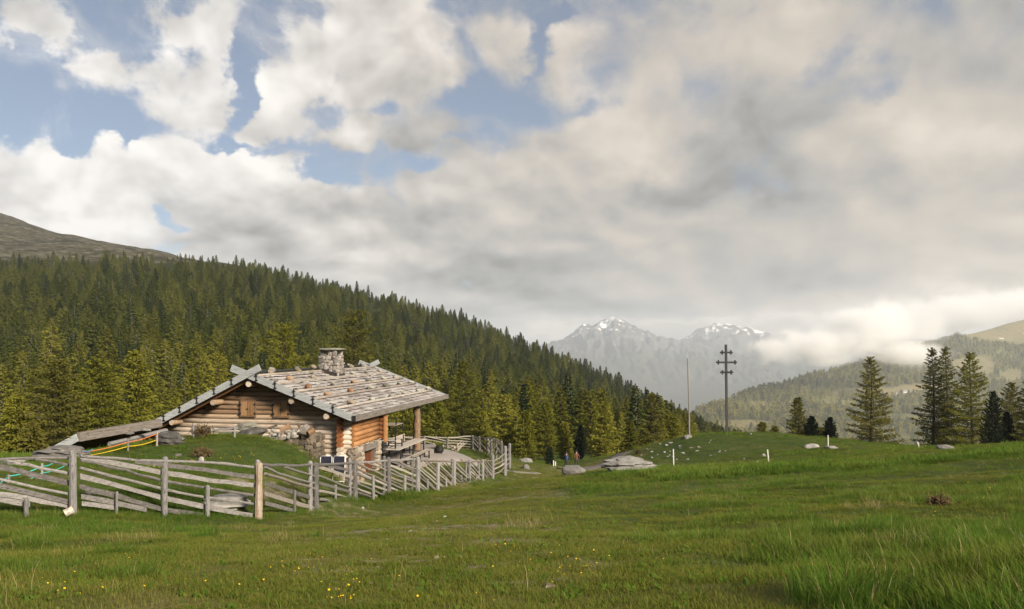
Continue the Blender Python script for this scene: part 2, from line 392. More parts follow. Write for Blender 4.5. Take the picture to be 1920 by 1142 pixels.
M['bark_grey'] = wood('grey_bark', [(.06, .05, .042), (.13, .11, .095), (.22, .195, .17)], (5, 5, 1), knots=False)
M['twig'] = plain('dry_twig', (.15, .11, .07), 0.9)
M['skin'] = plain('skin', (.42, .24, .17), 0.6, 0, 0.05)
M['cloth_dark'] = plain('dark_cloth', (.03, .032, .04), 0.9)
M['cloth_rust'] = plain('rust_cloth', (.10, .045, .032), 0.9)
M['cloth_blue'] = plain('blue_cloth', (.035, .06, .13), 0.9)

def foliage(name, dark, mid, light, transl=0.25, iv=0.30):
    m, t = mat(name)
    r = obj_rand(t); ir = isl_rand(t)
    n = t.noise(wpos(t), 0.045, 3, 0.5)
    f = t.math('ADD', t.math('ADD', t.math('SUBTRACT', t.math('MULTIPLY', r, 0.64), 0.07), t.math('ADD', t.math('MULTIPLY', ir, iv), 0.15 - iv / 2)), t.math('MULTIPLY', t.math('SUBTRACT', n, 0.4), 0.55))
    col = t.ramp(f, [(0.05, dark), (0.42, mid), (0.9, light)])
    t.n.remove(t.bsdf)
    d = t.node('ShaderNodeBsdfDiffuse'); tr = t.node('ShaderNodeBsdfTranslucent'); mx = t.node('ShaderNodeMixShader')
    t.put(d.inputs[0], col); t.put(tr.inputs[0], col); mx.inputs[0].default_value = transl
    t.l.new(d.outputs[0], mx.inputs[1]); t.l.new(tr.outputs[0], mx.inputs[2])
    t.l.new(mx.outputs[0], m.node_tree.nodes['Material Output'].inputs[0])
    return m
M['larch'] = foliage('larch_needles', (.085, .090, .014), (.165, .165, .022), (.25, .235, .038), 0.35)
M['larch_olive'] = foliage('sparse_larch_needles', (.060, .062, .016), (.110, .108, .022), (.165, .145, .030), 0.35)
M['forest_larch'] = foliage('forest_larch_needles', (.036, .050, .012), (.088, .102, .020), (.165, .170, .034), 0.25, 0.14)
M['spruce'] = foliage('spruce_needles', (.022, .036, .014), (.042, .060, .020), (.070, .088, .028), 0.15, 0.12)
M['pine'] = foliage('stone_pine_needles', (.010, .016, .010), (.018, .026, .014), (.028, .038, .018), 0.1)
M['far_tree'] = foliage('far_larch_sunlit_needles', (.10, .105, .026), (.235, .225, .048), (.40, .345, .07), 0.2, 0.15)  # spring yellow-green, with the slope's golden sunlight put into the colour
M['shrub'] = foliage('brown_shrub', (.05, .036, .018), (.10, .072, .035), (.16, .12, .06), 0.2)

def grass_mat():
    m, t = mat('grass_blades')
    p = wpos(t); ir = isl_rand(t)
    n1 = t.noise(p, 0.16, 4, 0.55); n2 = t.noise(p, 0.9, 3, 0.5)
    at_ = t.node('ShaderNodeAttribute', attribute_name='kind'); at_.attribute_type = 'GEOMETRY'
    lush = t.ramp(t.math('ADD', t.math('MULTIPLY', n1, 0.75), t.math('MULTIPLY', ir, 0.32)), [(0.2, (.034, .080, .010)), (0.46, (.066, .130, .017)), (0.64, (.108, .168, .025)), (0.85, (.18, .20, .050))])
    olive = t.ramp(t.math('ADD', t.math('MULTIPLY', n2, 0.7), t.math('MULTIPLY', ir, 0.4)), [(0.25, (.062, .086, .013)), (0.5, (.115, .128, .022)), (0.72, (.165, .158, .034)), (0.9, (.25, .21, .08))])
    straw = t.ramp(ir, [(0.0, (.20, .155, .06)), (1.0, (.38, .31, .16))])
    col = t.mix(t.smooth(at_.outputs['Fac'], 0.2, 0.8), lush, olive)
    col = t.mix(t.math('MULTIPLY', t.smooth(t.noise(p, 0.42, 5, 0.65), 0.50, 0.62), 0.45), col, olive)
    col = t.mix(t.math('MULTIPLY', t.smooth(t.noise(p, 0.75, 5, 0.7, 0.5), 0.58, 0.70), 0.35), col, t.ramp(ir, [(0, (.10, .082, .030)), (1, (.20, .16, .07))]))
    col = t.mix(t.smooth(at_.outputs['Fac'], 1.2, 1.8), col, straw)
    t.n.remove(t.bsdf)
    d = t.node('ShaderNodeBsdfDiffuse'); tr = t.node('ShaderNodeBsdfTranslucent'); mx = t.node('ShaderNodeMixShader')
    t.put(d.inputs[0], col); t.put(tr.inputs[0], col); mx.inputs[0].default_value = 0.38
    t.l.new(d.outputs[0], mx.inputs[1]); t.l.new(tr.outputs[0], mx.inputs[2])
    t.l.new(mx.outputs[0], m.node_tree.nodes['Material Output'].inputs[0])
    return m
M['grass'] = grass_mat()
def meadow_mat():
    m, t = mat('meadow_soil')
    p = wpos(t)
    tr_ = t.node('ShaderNodeAttribute', attribute_name='trample').outputs['Fac']
    n1 = t.noise(p, 0.25, 5, 0.6); n2 = t.noise(p, 2.0, 5, 0.65); n3 = t.noise(p, 9.0, 4, 0.7)
    g = t.ramp(t.math('ADD', t.math('MULTIPLY', n1, 0.5), t.math('MULTIPLY', n2, 0.5)), [(0.3, (.024, .042, .010)), (0.5, (.044, .066, .015)), (0.7, (.075, .088, .024))])
    o = t.ramp(n2, [(0.3, (.075, .078, .02)), (0.5, (.115, .105, .028)), (0.7, (.16, .13, .05))])
    col = t.mix(tr_, g, o)
    dirt = t.ramp(n3, [(0.3, (.13, .10, .07)), (0.7, (.30, .26, .21))])
    dm = t.math('MULTIPLY', t.smooth(t.math('ADD', t.math('MULTIPLY', n1, 0.5), t.math('MULTIPLY', n2, 0.5)), 0.535, 0.60), tr_)
    col = t.mix(dm, col, dirt)
    t.put(t.bsdf.inputs['Base Color'], col); t.bsdf.inputs['Specular IOR Level'].default_value = 0.05
    bump(t, t.math('ADD', n2, t.math('MULTIPLY', n3, 0.5)), 0.6, 0.08)
    return m
M['meadow'] = meadow_mat()
def hill_mat(name, forest, barec, rockc, snow=False, sc=0.02):
    m, t = mat(name)
    p = wpos(t)
    bare = t.node('ShaderNodeAttribute', attribute_name='bare').outputs['Fac']
    n = t.noise(p, sc, 8, 0.65); n2 = t.noise(p, sc * 5, 6, 0.6)
    fc = t.ramp(n, [(0.3, forest[0]), (0.7, forest[1])])
    bc = t.ramp(n2, [(0.3, barec[0]), (0.5, barec[1]), (0.68, rockc)])
    dk = t.smooth(t.noise(p, sc * 1.1, 8, 0.68), 0.52, 0.57)
    bc = t.mix(t.math('MULTIPLY', dk, 0.7), bc, barec[0])
    col = t.mix(bare, fc, bc)
    if snow:
        sm = t.node('ShaderNodeAttribute', attribute_name='snow').outputs['Fac']
        s = t.smooth(t.math('ADD', t.math('MULTIPLY_ADD', t.noise(p, sc * 1.6, 9, 0.72), 1.8, -0.42), sm), 0.86, 0.93)
        col = t.mix(s, col, (.85, .84, .82))
    t.put(t.bsdf.inputs['Base Color'], col); t.bsdf.inputs['Specular IOR Level'].default_value = 0.05
    bump(t, n2, 0.6, 1.0 / sc * 0.02)
    return m
M['hill'] = hill_mat('hillside_soil', ((.016, .020, .008), (.035, .038, .014)), ((.022, .023, .013), (.068, .061, .036)), (.15, .14, .118), sc=0.03)
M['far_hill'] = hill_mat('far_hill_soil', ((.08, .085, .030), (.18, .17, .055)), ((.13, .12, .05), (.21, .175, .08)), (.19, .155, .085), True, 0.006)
M['mountain'] = hill_mat('mountain_rock', ((.03, .035, .022), (.06, .062, .042)), ((.055, .054, .05), (.09, .087, .08)), (.14, .135, .125), True, 0.0035)

# ------------------------------------------------------------------ mesh helpers
def frame_of(d):
    d = d.normalized(); up = Vector((0, 0, 1)) if abs(d.z) < 0.95 else Vector((1, 0, 0))
    a = d.cross(up).normalized(); return a, a.cross(d).normalized()
class MB:
    def __init__(s): s.v = []; s.f = []; s.m = []
    def add(s, vs, fs, mi=0):
        o = len(s.v); s.v += [tuple(x) for x in vs]; s.f += [tuple(i + o for i in f) for f in fs]; s.m += [mi] * len(fs)
    def hexa(s, b4, t4, mi=0):
        s.add(list(b4) + list(t4), [(3, 2, 1, 0), (4, 5, 6, 7), (0, 1, 5, 4), (1, 2, 6, 5), (2, 3, 7, 6), (3, 0, 4, 7)], mi)
    def box(s, lo, hi, mi=0):
        (a, b_, c), (d, e, f) = lo, hi
        s.hexa([(a, b_, c), (d, b_, c), (d, e, c), (a, e, c)], [(a, b_, f), (d, b_, f), (d, e, f), (a, e, f)], mi)
    def beam(s, p0, p1, w_, h_, side=None, mi=0):
        """a square bar from p0 to p1, w_ wide along side and h_ across it"""
        p0, p1 = Vector(p0), Vector(p1); d = (p1 - p0).normalized()
        if side is None: a, b_ = frame_of(d)
        else: a = (Vector(side) - d * d.dot(Vector(side))).normalized(); b_ = d.cross(a).normalized()
        a = a * w_ / 2; b_ = b_ * h_ / 2
        s.hexa([p0 - a - b_, p0 + a - b_, p0 + a + b_, p0 - a + b_], [p1 - a - b_, p1 + a - b_, p1 + a + b_, p1 - a + b_], mi)
    def rod(s, path, radii, n=8, cap=True, mi=0, jit=0.0, rng=random):
        path = [Vector(p) for p in path]
        if not hasattr(radii, '__len__'): radii = [radii] * len(path)
        o = len(s.v)
        for i, p in enumerate(path):
            d = path[min(i + 1, len(path) - 1)] - path[max(i - 1, 0)]
            a, b_ = frame_of(d)
            for k in range(n):
                th = 2 * math.pi * k / n; r = radii[i] * (1 + rng.uniform(-jit, jit))
                s.v.append(tuple(p + a * math.cos(th) * r + b_ * math.sin(th) * r))
        for i in range(len(path) - 1):
            for k in range(n):
                s.f.append((o + i * n + k, o + i * n + (k + 1) % n, o + (i + 1) * n + (k + 1) % n, o + (i + 1) * n + k)); s.m.append(mi)
        if cap:
            s.f.append(tuple(o + k for k in reversed(range(n)))); s.m.append(mi)
            e = o + (len(path) - 1) * n
            s.f.append(tuple(e + k for k in range(n))); s.m.append(mi)
    def mesh(s, name, mats, smooth=False, off=None):
        me = bpy.data.meshes.new(name)
        vs = s.v if off is None else [(x - off[0], y - off[1], z - off[2]) for x, y, z in s.v]
        me.from_pydata(vs, [], s.f)
        for mm in (mats if isinstance(mats, (list, tuple)) else [mats]): me.materials.append(mm)
        if len(set(s.m)) > 1: me.polygons.foreach_set('material_index', s.m)
        if smooth: me.shade_smooth() if hasattr(me, 'shade_smooth') else None
        me.update()
        return me

def tag(o, label=None, cat=None, group=None, kind=None):
    for k, v in (('label', label), ('category', cat), ('group', group), ('kind', kind)):
        if v: o[k] = v
    return o
def link(name, me, parent=None, loc=(0, 0, 0)):
    o = bpy.data.objects.new(name, me); COL.objects.link(o); o.location = loc
    if parent is not None: o.parent = parent
    return o
def empty(name, loc=(0, 0, 0), rz=0.0):
    o = bpy.data.objects.new(name, None); COL.objects.link(o); o.location = loc; o.rotation_euler = (0, 0, rz); o.empty_display_size = 0.3
    return o
def grid_mesh(name, xs, ys, zf, material, attrs=None, smooth=True):
    nx, ny = xs.shape[1], xs.shape[0]
    V = np.stack([xs, ys, zf], -1).reshape(-1, 3)
    idx = np.arange(nx * ny).reshape(ny, nx)
    Q = np.stack([idx[:-1, :-1], idx[:-1, 1:], idx[1:, 1:], idx[1:, :-1]], -1).reshape(-1, 4)
    me = bpy.data.meshes.new(name)
    me.vertices.add(len(V)); me.vertices.foreach_set('co', V.ravel())
    me.loops.add(Q.size); me.loops.foreach_set('vertex_index', Q.ravel())
    me.polygons.add(len(Q)); me.polygons.foreach_set('loop_start', np.arange(0, Q.size, 4)); me.polygons.foreach_set('loop_total', np.full(len(Q), 4))
    me.materials.append(material)
    for k, a in (attrs or {}).items():
        at_ = me.attributes.new(k, 'FLOAT', 'POINT'); at_.data.foreach_set('value', np.asarray(a, float).ravel())
    me.update(calc_edges=True); me.validate()
    if smooth: me.polygons.foreach_set('use_smooth', np.ones(len(Q), bool))
    return me

# ------------------------------------------------------------------ scatter: points with a source index -> one object
def scatter(name, P, ROT, SCL, IDX, sources):
    me = bpy.data.meshes.new(name)
    me.vertices.add(len(P)); me.vertices.foreach_set('co', np.asarray(P, float).ravel())
    a = me.attributes.new('rot', 'FLOAT_VECTOR', 'POINT'); a.data.foreach_set('vector', np.asarray(ROT, float).ravel())
    a = me.attributes.new('scl', 'FLOAT_VECTOR', 'POINT'); a.data.foreach_set('vector', np.asarray(SCL, float).ravel())
    a = me.attributes.new('src', 'INT', 'POINT'); a.data.foreach_set('value', np.asarray(IDX, np.int32))
    o = link(name, me)
    ng = bpy.data.node_groups.new(name + '_scatter', 'GeometryNodeTree')
    ng.interface.new_socket('Geometry', in_out='INPUT', socket_type='NodeSocketGeometry')
    ng.interface.new_socket('Geometry', in_out='OUTPUT', socket_type='NodeSocketGeometry')
    t = NT(ng)
    gi = t.node('NodeGroupInput'); go = t.node('NodeGroupOutput'); jn = t.node('GeometryNodeJoinGeometry')
    def attr(nm, ty):
        n = t.node('GeometryNodeInputNamedAttribute', data_type=ty); n.inputs[0].default_value = nm
        return n.outputs[0]
    rot, scl, src = attr('rot', 'FLOAT_VECTOR'), attr('scl', 'FLOAT_VECTOR'), attr('src', 'INT')
    e2r = t.node('FunctionNodeEulerToRotation'); t.put(e2r.inputs[0], rot)
    for k, so in enumerate(sources):
        oi = t.node('GeometryNodeObjectInfo'); oi.inputs['Object'].default_value = so; oi.inputs['As Instance'].default_value = True
        cmp_ = t.node('FunctionNodeCompare', data_type='INT', operation='EQUAL')
        ins = [i for i in cmp_.inputs if i.type == 'INT']
        t.put(ins[0], src); ins[1].default_value = k
        ip = t.node('GeometryNodeInstanceOnPoints')
        t.l.new(gi.outputs[0], ip.inputs['Points']); t.l.new(cmp_.outputs[0], ip.inputs['Selection']); t.l.new(oi.outputs['Geometry'], ip.inputs['Instance'])
        t.l.new(e2r.outputs[0], ip.inputs['Rotation']); t.put(ip.inputs['Scale'], scl)
        t.l.new(ip.outputs[0], jn.inputs[0])
    t.l.new(jn.outputs[0], go.inputs[0])
    md = o.modifiers.new('scatter', 'NODES'); md.node_group = ng
    return o
def source(name, me): return bpy.data.objects.new(name, me)   # never linked to the scene itself
GRASS, CLOUDS = True, True
# ================================================================== SETTING
def axis(breaks):
    out = []
    for a, b_, st in breaks: out += list(np.arange(a, b_, st))
    return np.array(out + [breaks[-1][1]])
gx = axis([(-220, -60, 12), (-60, -26, 1.2), (-26, 30, 0.32), (30, 60, 0.9), (60, 220, 12)])
gy = axis([(-120, -12, 9), (-12, 2, 0.8), (2, 26, 0.26), (26, 72, 0.42), (72, 130, 0.9)])
XS, YS = np.meshgrid(gx, gy)
ZS = ground(XS, YS)
tr_a = np.clip(np.exp(-(track_dist(XS, YS) / 2.8) ** 2) * 1.1 + np.clip(fbm(XS / 5, YS / 5, 21, 3) - 0.56, 0, 1) * 2.2, 0, 1)
meadow = link('meadow', grid_mesh('meadow', XS, YS, ZS, M['meadow'], {'trample': tr_a}))
tag(meadow, kind='structure')

# wooded hillside across the dip
hp = np.linspace(-700, 1700, 230); hd = np.geomspace(128, 2300, 170)
DD, PP = np.meshgrid(hd, hp, indexing='ij')
HX, HYY = (PP - CX) / F * DD, DD
TLX = [-700, 0, 200, 350, 450, 520]; TLD = [470, 590, 605, 600, 640, 3000]
def tree_limit(px): return np.interp(px, TLX, TLD)
HZ = hill_z(HX, HYY) - 0.08
bare = sstep(DD - tree_limit(PP) + (fbm(HX / 50, HYY / 50, 9) - 0.5) * 110, -30, 30)
tag(link('wooded_hillside', grid_mesh('wooded_hillside', HX, HYY, HZ, M['hill'], {'bare': bare})), kind='structure')

# far hill on the right
RP = np.array([1100, 1300, 1400, 1500, 1600, 1700, 1800, 1920, 2300, 3000.])
RY = np.array([850, 774, 740, 710, 685, 657, 630, 598, 560, 520.]); RDI = np.array([1900, 2300, 2600, 2900, 3200, 3500, 3850, 4300, 5000, 5600.])
fp = np.linspace(1100, 3000, 170); ft = np.linspace(0, 1.5, 110)
FT, FPP = np.meshgrid(ft, fp, indexing='ij')
def far_d(px, t): return 1350 + (np.interp(px, RP, RDI) - 1350) * t
def far_py(px, t):
    ry = np.interp(px, RP, RY)
    return np.where(t <= 1, 900 + (ry - 900) * (np.minimum(t, 1) ** 0.85), ry + (t - 1) * 260)
def far_pos(px, t):
    px = np.asarray(px, float); t = np.asarray(t, float)
    d = far_d(px, t); x = (px - CX) / F * d
    z = (HY - far_py(px, t)) / F * d + (fbm(x / 260, d / 260, 31, 4) - 0.5) * 90 * np.clip(1.15 - t, 0, 1) * np.clip(t * 2, 0, 1)
    return x, d, z
fx, fy, fz = far_pos(FPP, FT)
FPY = HY - fz / fy * F
def far_bare(px, py, x, y):
    n = fbm(x / 300, y / 300, 41, 4) - 0.5
    b1 = sstep(np.interp(px, [1650, 1740, 1820, 1920, 2400], [560, 628, 650, 648, 662]) - py + n * 46, -5, 12)       # alpine meadow above the trees
    def el_(cx, cy, rx, ry): return 1 - sstep(np.hypot((px - cx) / rx, (py - cy) / ry) + n * 1.2, 0.75, 1.05)
    for e in ((1832, 683, 44, 17), (1640, 735, 90, 9), (1730, 728, 60, 8), (1425, 758, 40, 6), (1400, 795, 50, 6), (1900, 705, 24, 14)): b1 = np.maximum(b1, el_(*e))
    return b1
fb = far_bare(FPP, FPY, fx, fy)
fsn = np.where((FPP > 1780) & (FPY < 662), 0.14, -1.0) + 0 * fb
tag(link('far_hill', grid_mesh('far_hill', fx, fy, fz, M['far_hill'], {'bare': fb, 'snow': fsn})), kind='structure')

# snow-streaked mountains
def mountain(name, prof, d0, d1, zb, seed, snow0):
    px = np.linspace(prof[0][0], prof[-1][0], 260); tt = np.linspace(0, 1.25, 120)
    T, P_ = np.meshgrid(tt, px, indexing='ij')
    top = np.interp(px, [p[0] for p in prof], [p[1] for p in prof]) + (fbm(px / 16, px * 0, seed, 4) - 0.5) * 7 + (fbm(px / 4, px * 0, seed + 4, 2) - 0.5) * 3.0
    D = d0 + (d1 - d0) * T
    x = (P_ - CX) / F * D
    ztop = (HY - top) / F * d1
    z = np.where(T <= 1, zb + (ztop - zb) * np.minimum(T, 1) ** 1.25, ztop - (T - 1) * 2600)
    rid = 1 - np.abs(fbm(P_ / 22 + T * 3.5, T * 9.0 + 7, seed + 9, 5) * 2 - 1)
    z = z + (rid - 0.75) * 430 * np.clip((T - .3) * 1.9, 0, 1) * np.clip((1.06 - T) * 3.2, 0, 1) * (T < 1.06)
    pyy = HY - z / D * F
    sn = snow0 + sstep(z, -80, 300) * 0.36 + np.where(z < -60, -1.0, 0) - sstep(rid, .8, 1) * 0.10
    ba = sstep(z, -180, 60)
    return tag(link(name, grid_mesh(name, x, D, z, M['mountain'], {'bare': ba, 'snow': sn})), kind='structure')
mountain('snowy_mountain', [(860, 680), (1000, 652), (1040, 640), (1075, 625), (1092, 609), (1120, 602), (1143, 597), (1168, 602), (1200, 616), (1235, 628), (1275, 640), (1400, 660), (1500, 700)], 7500, 11500, -600, 51, 0.05)
mountain('far_snowy_mountain', [(1180, 668), (1262, 645), (1285, 632), (1310, 615), (1345, 606), (1388, 611), (1430, 622), (1470, 628), (1530, 640), (1650, 632), (1800, 640), (2000, 620), (2400, 640)], 8500, 13000, -600, 63, 0.05)
gxx, gyy = np.meshgrid(np.linspace(-9000, 9000, 20), np.linspace(-200, 14000, 20))
vf = grid_mesh('valley_floor', gxx, gyy, gxx * 0 - 620.0, M['mountain'], {'bare': gxx * 0, 'snow': gxx * 0 - 1})
tag(link('valley_floor', vf), kind='structure')

# ================================================================== TREES
def conifer(seed, H, Rb, style, lod, pw=0.8):
    """trunk and crown of one conifer, base at the origin. style: larch, spruce, pine"""
    rg = random.Random(seed); T, C = MB(), MB()
    lean = (rg.uniform(-.02, .02) * H, rg.uniform(-.02, .02) * H)
    def axis_p(z): f = z / H; return Vector((lean[0] * f * f + math.sin(f * 5 + seed) * 0.012 * H * f, lean[1] * f * f + math.cos(f * 4 + seed) * 0.008 * H * f, z))
    r0 = H * (0.017 if style != 'spruce' else 0.014)
    ns = {3: 9, 2: 5, 1: 3}[lod]
    T.rod([axis_p(H * i / ns) + Vector((0, 0, -0.4 if i == 0 else 0)) for i in range(ns + 1)], [max(r0 * (1 - i / ns) ** 0.8 * (1.35 if i == 0 else 1), 0.015) for i in range(ns + 1)], n={3: 8, 2: 5, 1: 4}[lod], jit=0.08, rng=rg)
    z0 = {'larch': 0.10, 'spruce': 0.05, 'pine': 0.08}[style] * H
    nb = {3: {'larch': 130, 'spruce': 120, 'pine': 150}, 2: {'larch': 110, 'spruce': 104, 'pine': 60}, 1: {'larch': 20, 'spruce': 20, 'pine': 18}}[lod][style]
    ga = rg.uniform(0, 6)
    for i in range(nb):
        f = (i + rg.uniform(-.4, .4)) / nb; f = min(max(f, 0), .995)
        z = z0 + (H - z0) * f
        if style == 'pine': L = Rb * ((1 - f) ** 0.62) * min(1, .62 + f * 2.2) * rg.uniform(.62, 1.15) + .012 * H
        elif style == 'larch': L = Rb * ((1 - f) ** pw) * (0.55 + 0.45 * min(1, f / 0.12)) * rg.choice((rg.uniform(.30, .7), rg.uniform(.75, 1.2), rg.uniform(.8, 1.1))) + 0.02 * H
        if style == 'larch' and lod < 3: L = Rb * ((1 - f) ** 0.95) * min(1, .72 + f * 2) * rg.uniform(.72, 1.1) + 0.008 * H
        elif style == 'spruce': L = Rb * ((1 - f) ** 0.95) * rg.uniform(.75, 1.1) + 0.012 * H
        ga += 2.4 + rg.uniform(-.3, .3)
        dx, dy = math.cos(ga), math.sin(ga)
        droop = {'larch': (-0.22 + 0.55 * f + rg.uniform(-.16, .12), 0.22), 'spruce': (-0.38 + 0.5 * f, 0.16), 'pine': (0.35, 0.35)}[style]
        def bp(s):   # a point along the branch: sags, then turns up at the tip
            return axis_p(z) + Vector((dx * L * s, dy * L * s, L * (droop[0] * s + droop[1] * s * s)))
        if lod == 3:
            T.rod([bp(0), bp(.45), bp(.97)], [0.020 + 0.012 * L, 0.012 + 0.006 * L, 0.006], n=3, cap=False, rng=rg)
        nc = {3: max(4, int(L / (0.15 if style != 'pine' else .075))), 2: 7, 1: 2}[lod]
        for j in range(nc):
            s = ((j + rg.uniform(.2, 1.0)) / nc) ** (0.8 if lod == 3 else 0.6)
            c = bp(s); sd = L * (0.30 if lod == 3 else 0.22) * (1.15 - s * 0.6)
            for q_ in range({3: 6 if style == 'larch' else 4, 2: 3, 1: 2}[lod]):
                side = rg.uniform(-1, 1)
                cc = c + Vector((-dy * side * sd, dx * side * sd, rg.uniform(-1, .6) * sd * 0.35))
                if lod == 3: ln, wd = rg.uniform(.14, .30), rg.uniform(.045, .085)
                elif lod == 2: ln, wd = H * rg.uniform(.026, .05) * (1.1 - .5 * f), H * rg.uniform(.012, .020) * (1.1 - .4 * f)
                else: ln, wd = H * rg.uniform(.10, .17), H * rg.uniform(.05, .08)
                if style == 'pine': ln *= 0.62; wd *= 1.15
                dirn = Vector((dx + -dy * side * .9 + rg.uniform(-.5, .5), dy + dx * side * .9 + rg.uniform(-.5, .5), rg.uniform(-.9, .25) if style != 'pine' else rg.uniform(-.1, 1.1)))
                dirn.normalize()
                sv = dirn.cross(Vector((dx + rg.uniform(-.7, .7), dy + rg.uniform(-.7, .7), .7 + rg.uniform(-.7, .7))) if lod < 3 else Vector((rg.uniform(-1, 1), rg.uniform(-1, 1), rg.uniform(-.4, 1.4)))); sv = sv.normalized() * wd if sv.length > 1e-3 else Vector((wd, 0, 0))
                C.add([cc - sv, cc + sv, cc + dirn * ln + sv * .25, cc + dirn * ln - sv * .25] if lod == 3 else [cc - sv, cc + sv, cc + dirn * ln], [(0, 1, 2, 3)] if lod == 3 else [(0, 1, 2)])
    tip = axis_p(H)
    for k in range({3: 14, 2: 7, 1: 3}[lod]):
        a = rg.uniform(0, 6.3); s = H * rg.uniform(.01, .02) * (2 if lod == 1 else 1)
        C.add([tip + Vector((math.cos(a) * s, math.sin(a) * s, -H * .07)), tip + Vector((-math.sin(a) * s, math.cos(a) * s, -H * .05)), tip + Vector((0, 0, H * .012))], [(0, 1, 2)])
    return T, C
def joined(seed, H, Rb, style, lod, fm):
    T, C = conifer(seed, H, Rb, style, lod)
    o = len(C.v)
    C.add(T.v, T.f, 1)
    return C.mesh(style + '_tree', [fm, M['bark']])
MID = [source('larch_source', joined(100 + k, 1.0, (.33, .37, .28, .34, .31)[k], 'larch', 2, M['forest_larch'])) for k in range(5)] + \
      [source('spruce_source', joined(200 + k, 1.0, (.21, .235, .18)[k], 'spruce', 2, M['spruce'])) for k in range(3)]
MID += [source('near_larch_source', joined(150 + k, 1.0, (.31, .36, .28)[k], 'larch', 2, M['larch'])) for k in range(3)]
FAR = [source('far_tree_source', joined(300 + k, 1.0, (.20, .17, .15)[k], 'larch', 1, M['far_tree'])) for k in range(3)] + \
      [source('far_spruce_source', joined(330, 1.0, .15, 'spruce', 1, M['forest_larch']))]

# ---- the forest on the near hill
N = 40000
dd = np.sqrt(RNG.uniform(112.0 ** 2, 980.0 ** 2, N)); pp = RNG.uniform(-420, 1520, N)
tx, ty = (pp - CX) / F * dd, dd
lim = tree_limit(pp) + (fbm(tx / 50, ty / 50, 9) - 0.5) * 130
keep = (dd < lim) | ((RNG.uniform(0, 1, N) < .02) & (dd < lim + 420))
clear_ = (np.hypot((pp - 215) / 40, (hill_py(pp, dd) - 585) / 26) < 0.45)
keep &= ~clear_
keep &= RNG.uniform(0, 1, N) < np.clip(0.70 + (fbm(tx / 45, ty / 45, 77, 3) - 0.5) * 2.0, 0.45, 1)
keep &= ~((pp > 1300) & (dd < 230)) & ~((pp > 1400) & (dd < 700))
dd, pp, tx, ty = dd[keep], pp[keep], tx[keep], ty[keep]
# keep trees apart
cell = {}; sel = []
for i in np.argsort(RNG.uniform(0, 1, len(dd))):
    cw = 5.0 + ty[i] * .003; k = (int(tx[i] // cw), int(math.log(ty[i]) * 36))
    if k in cell: continue
    cell[k] = 1; sel.append(i)
sel = np.array(sel); dd, pp, tx, ty = dd[sel], pp[sel], tx[sel], ty[sel]
tz = ground(tx, ty) - 0.3
tz = np.where(ty > 126, hill_z(tx, ty) - 0.4, tz)
pspr = np.clip(0.12 + 0.55 * sstep(pp, 500, 1100) * sstep(dd, 250, 600) + (fbm(tx / 70, ty / 70, 5) - .5) * 0.7, 0.04, 0.9)
isp = RNG.uniform(0, 1, len(dd)) < pspr
src = np.where(isp, RNG.integers(5, 8, len(dd)), np.where(RNG.uniform(0, 1, len(dd)) < np.interp(dd, [130, 260], [.95, .0]), RNG.integers(8, 11, len(dd)), RNG.integers(0, 5, len(dd))))
TH = np.where(isp, RNG.uniform(12, 21, len(dd)), RNG.uniform(10, 18.5, len(dd))) * np.interp(dd, [110, 200, 700, 1300], [0.66, .78, 0.80, .8]) * np.where(RNG.uniform(0, 1, len(dd)) < .25, RNG.uniform(.4, .8, len(dd)), 1.0)
SILX = [-400, 0, 200, 450, 600, 700, 800, 900, 1000, 1100, 1200, 1290, 1360, 1420, 1520]
SILY = [440, 484, 480, 488, 518, 541, 568, 598, 635, 678, 727, 774, 806, 822, 840]   # how high the forest's own outline stands in the valley
SIL = np.interp(pp, SILX, SILY) + RNG.uniform(-12, 16, len(pp)) * np.interp(dd, [200, 500], [0.4, 1.0])
TH = TH * np.clip(np.where(HY - (tz + TH) / ty * F < SIL, ((HY - SIL) / F * ty - tz) / TH, 1), 0, 1)
okh = TH > 5
dd, pp, tx, ty, tz, isp, src, TH = (a_[okh] for a_ in (dd, pp, tx, ty, tz, isp, src, TH))
WW = TH * RNG.uniform(.88, 1.25, len(dd))
rzz = RNG.uniform(0, 6.28, len(dd))
# the 260 that show largest stand as single trees
vis_ok = (pp > -30) & (pp < 1380) & (HY - (tz + TH) / ty * F < np.interp(pp, [0, 250, 480, 700, 850, 1000, 1100, 1250, 1380], [800, 780, 690, 680, 770, 830, 850, 815, 800]))
rank = np.argsort(np.where(vis_ok, -TH / dd, 1e9))[:240]
single = np.zeros(len(dd), bool); single[rank] = True
for i in rank:
    sp = isp[i]
    o = link('spruce_tree' if sp else 'larch_tree', MID[src[i]].data, None, (tx[i], ty[i], tz[i]))
    o.scale = (WW[i], WW[i], TH[i]); o.rotation_euler = (0, 0, rzz[i])
    if sp: tag(o, 'narrow dark green spruce among the larches low on the wooded hillside', 'tree', 'spruces low on the wooded hillside')
    else: tag(o, 'yellow-green larch standing in the forest low on the wooded hillside', 'tree', 'larches low on the wooded hillside')
m_ = ~single
forest = scatter('forest', np.stack([tx, ty, tz], -1)[m_], np.stack([rzz * 0, rzz * 0, rzz], -1)[m_], np.stack([WW, WW, TH], -1)[m_], src[m_], MID)
tag(forest, 'dense forest of larch and spruce covering the upper hillside', 'forest', kind='stuff')

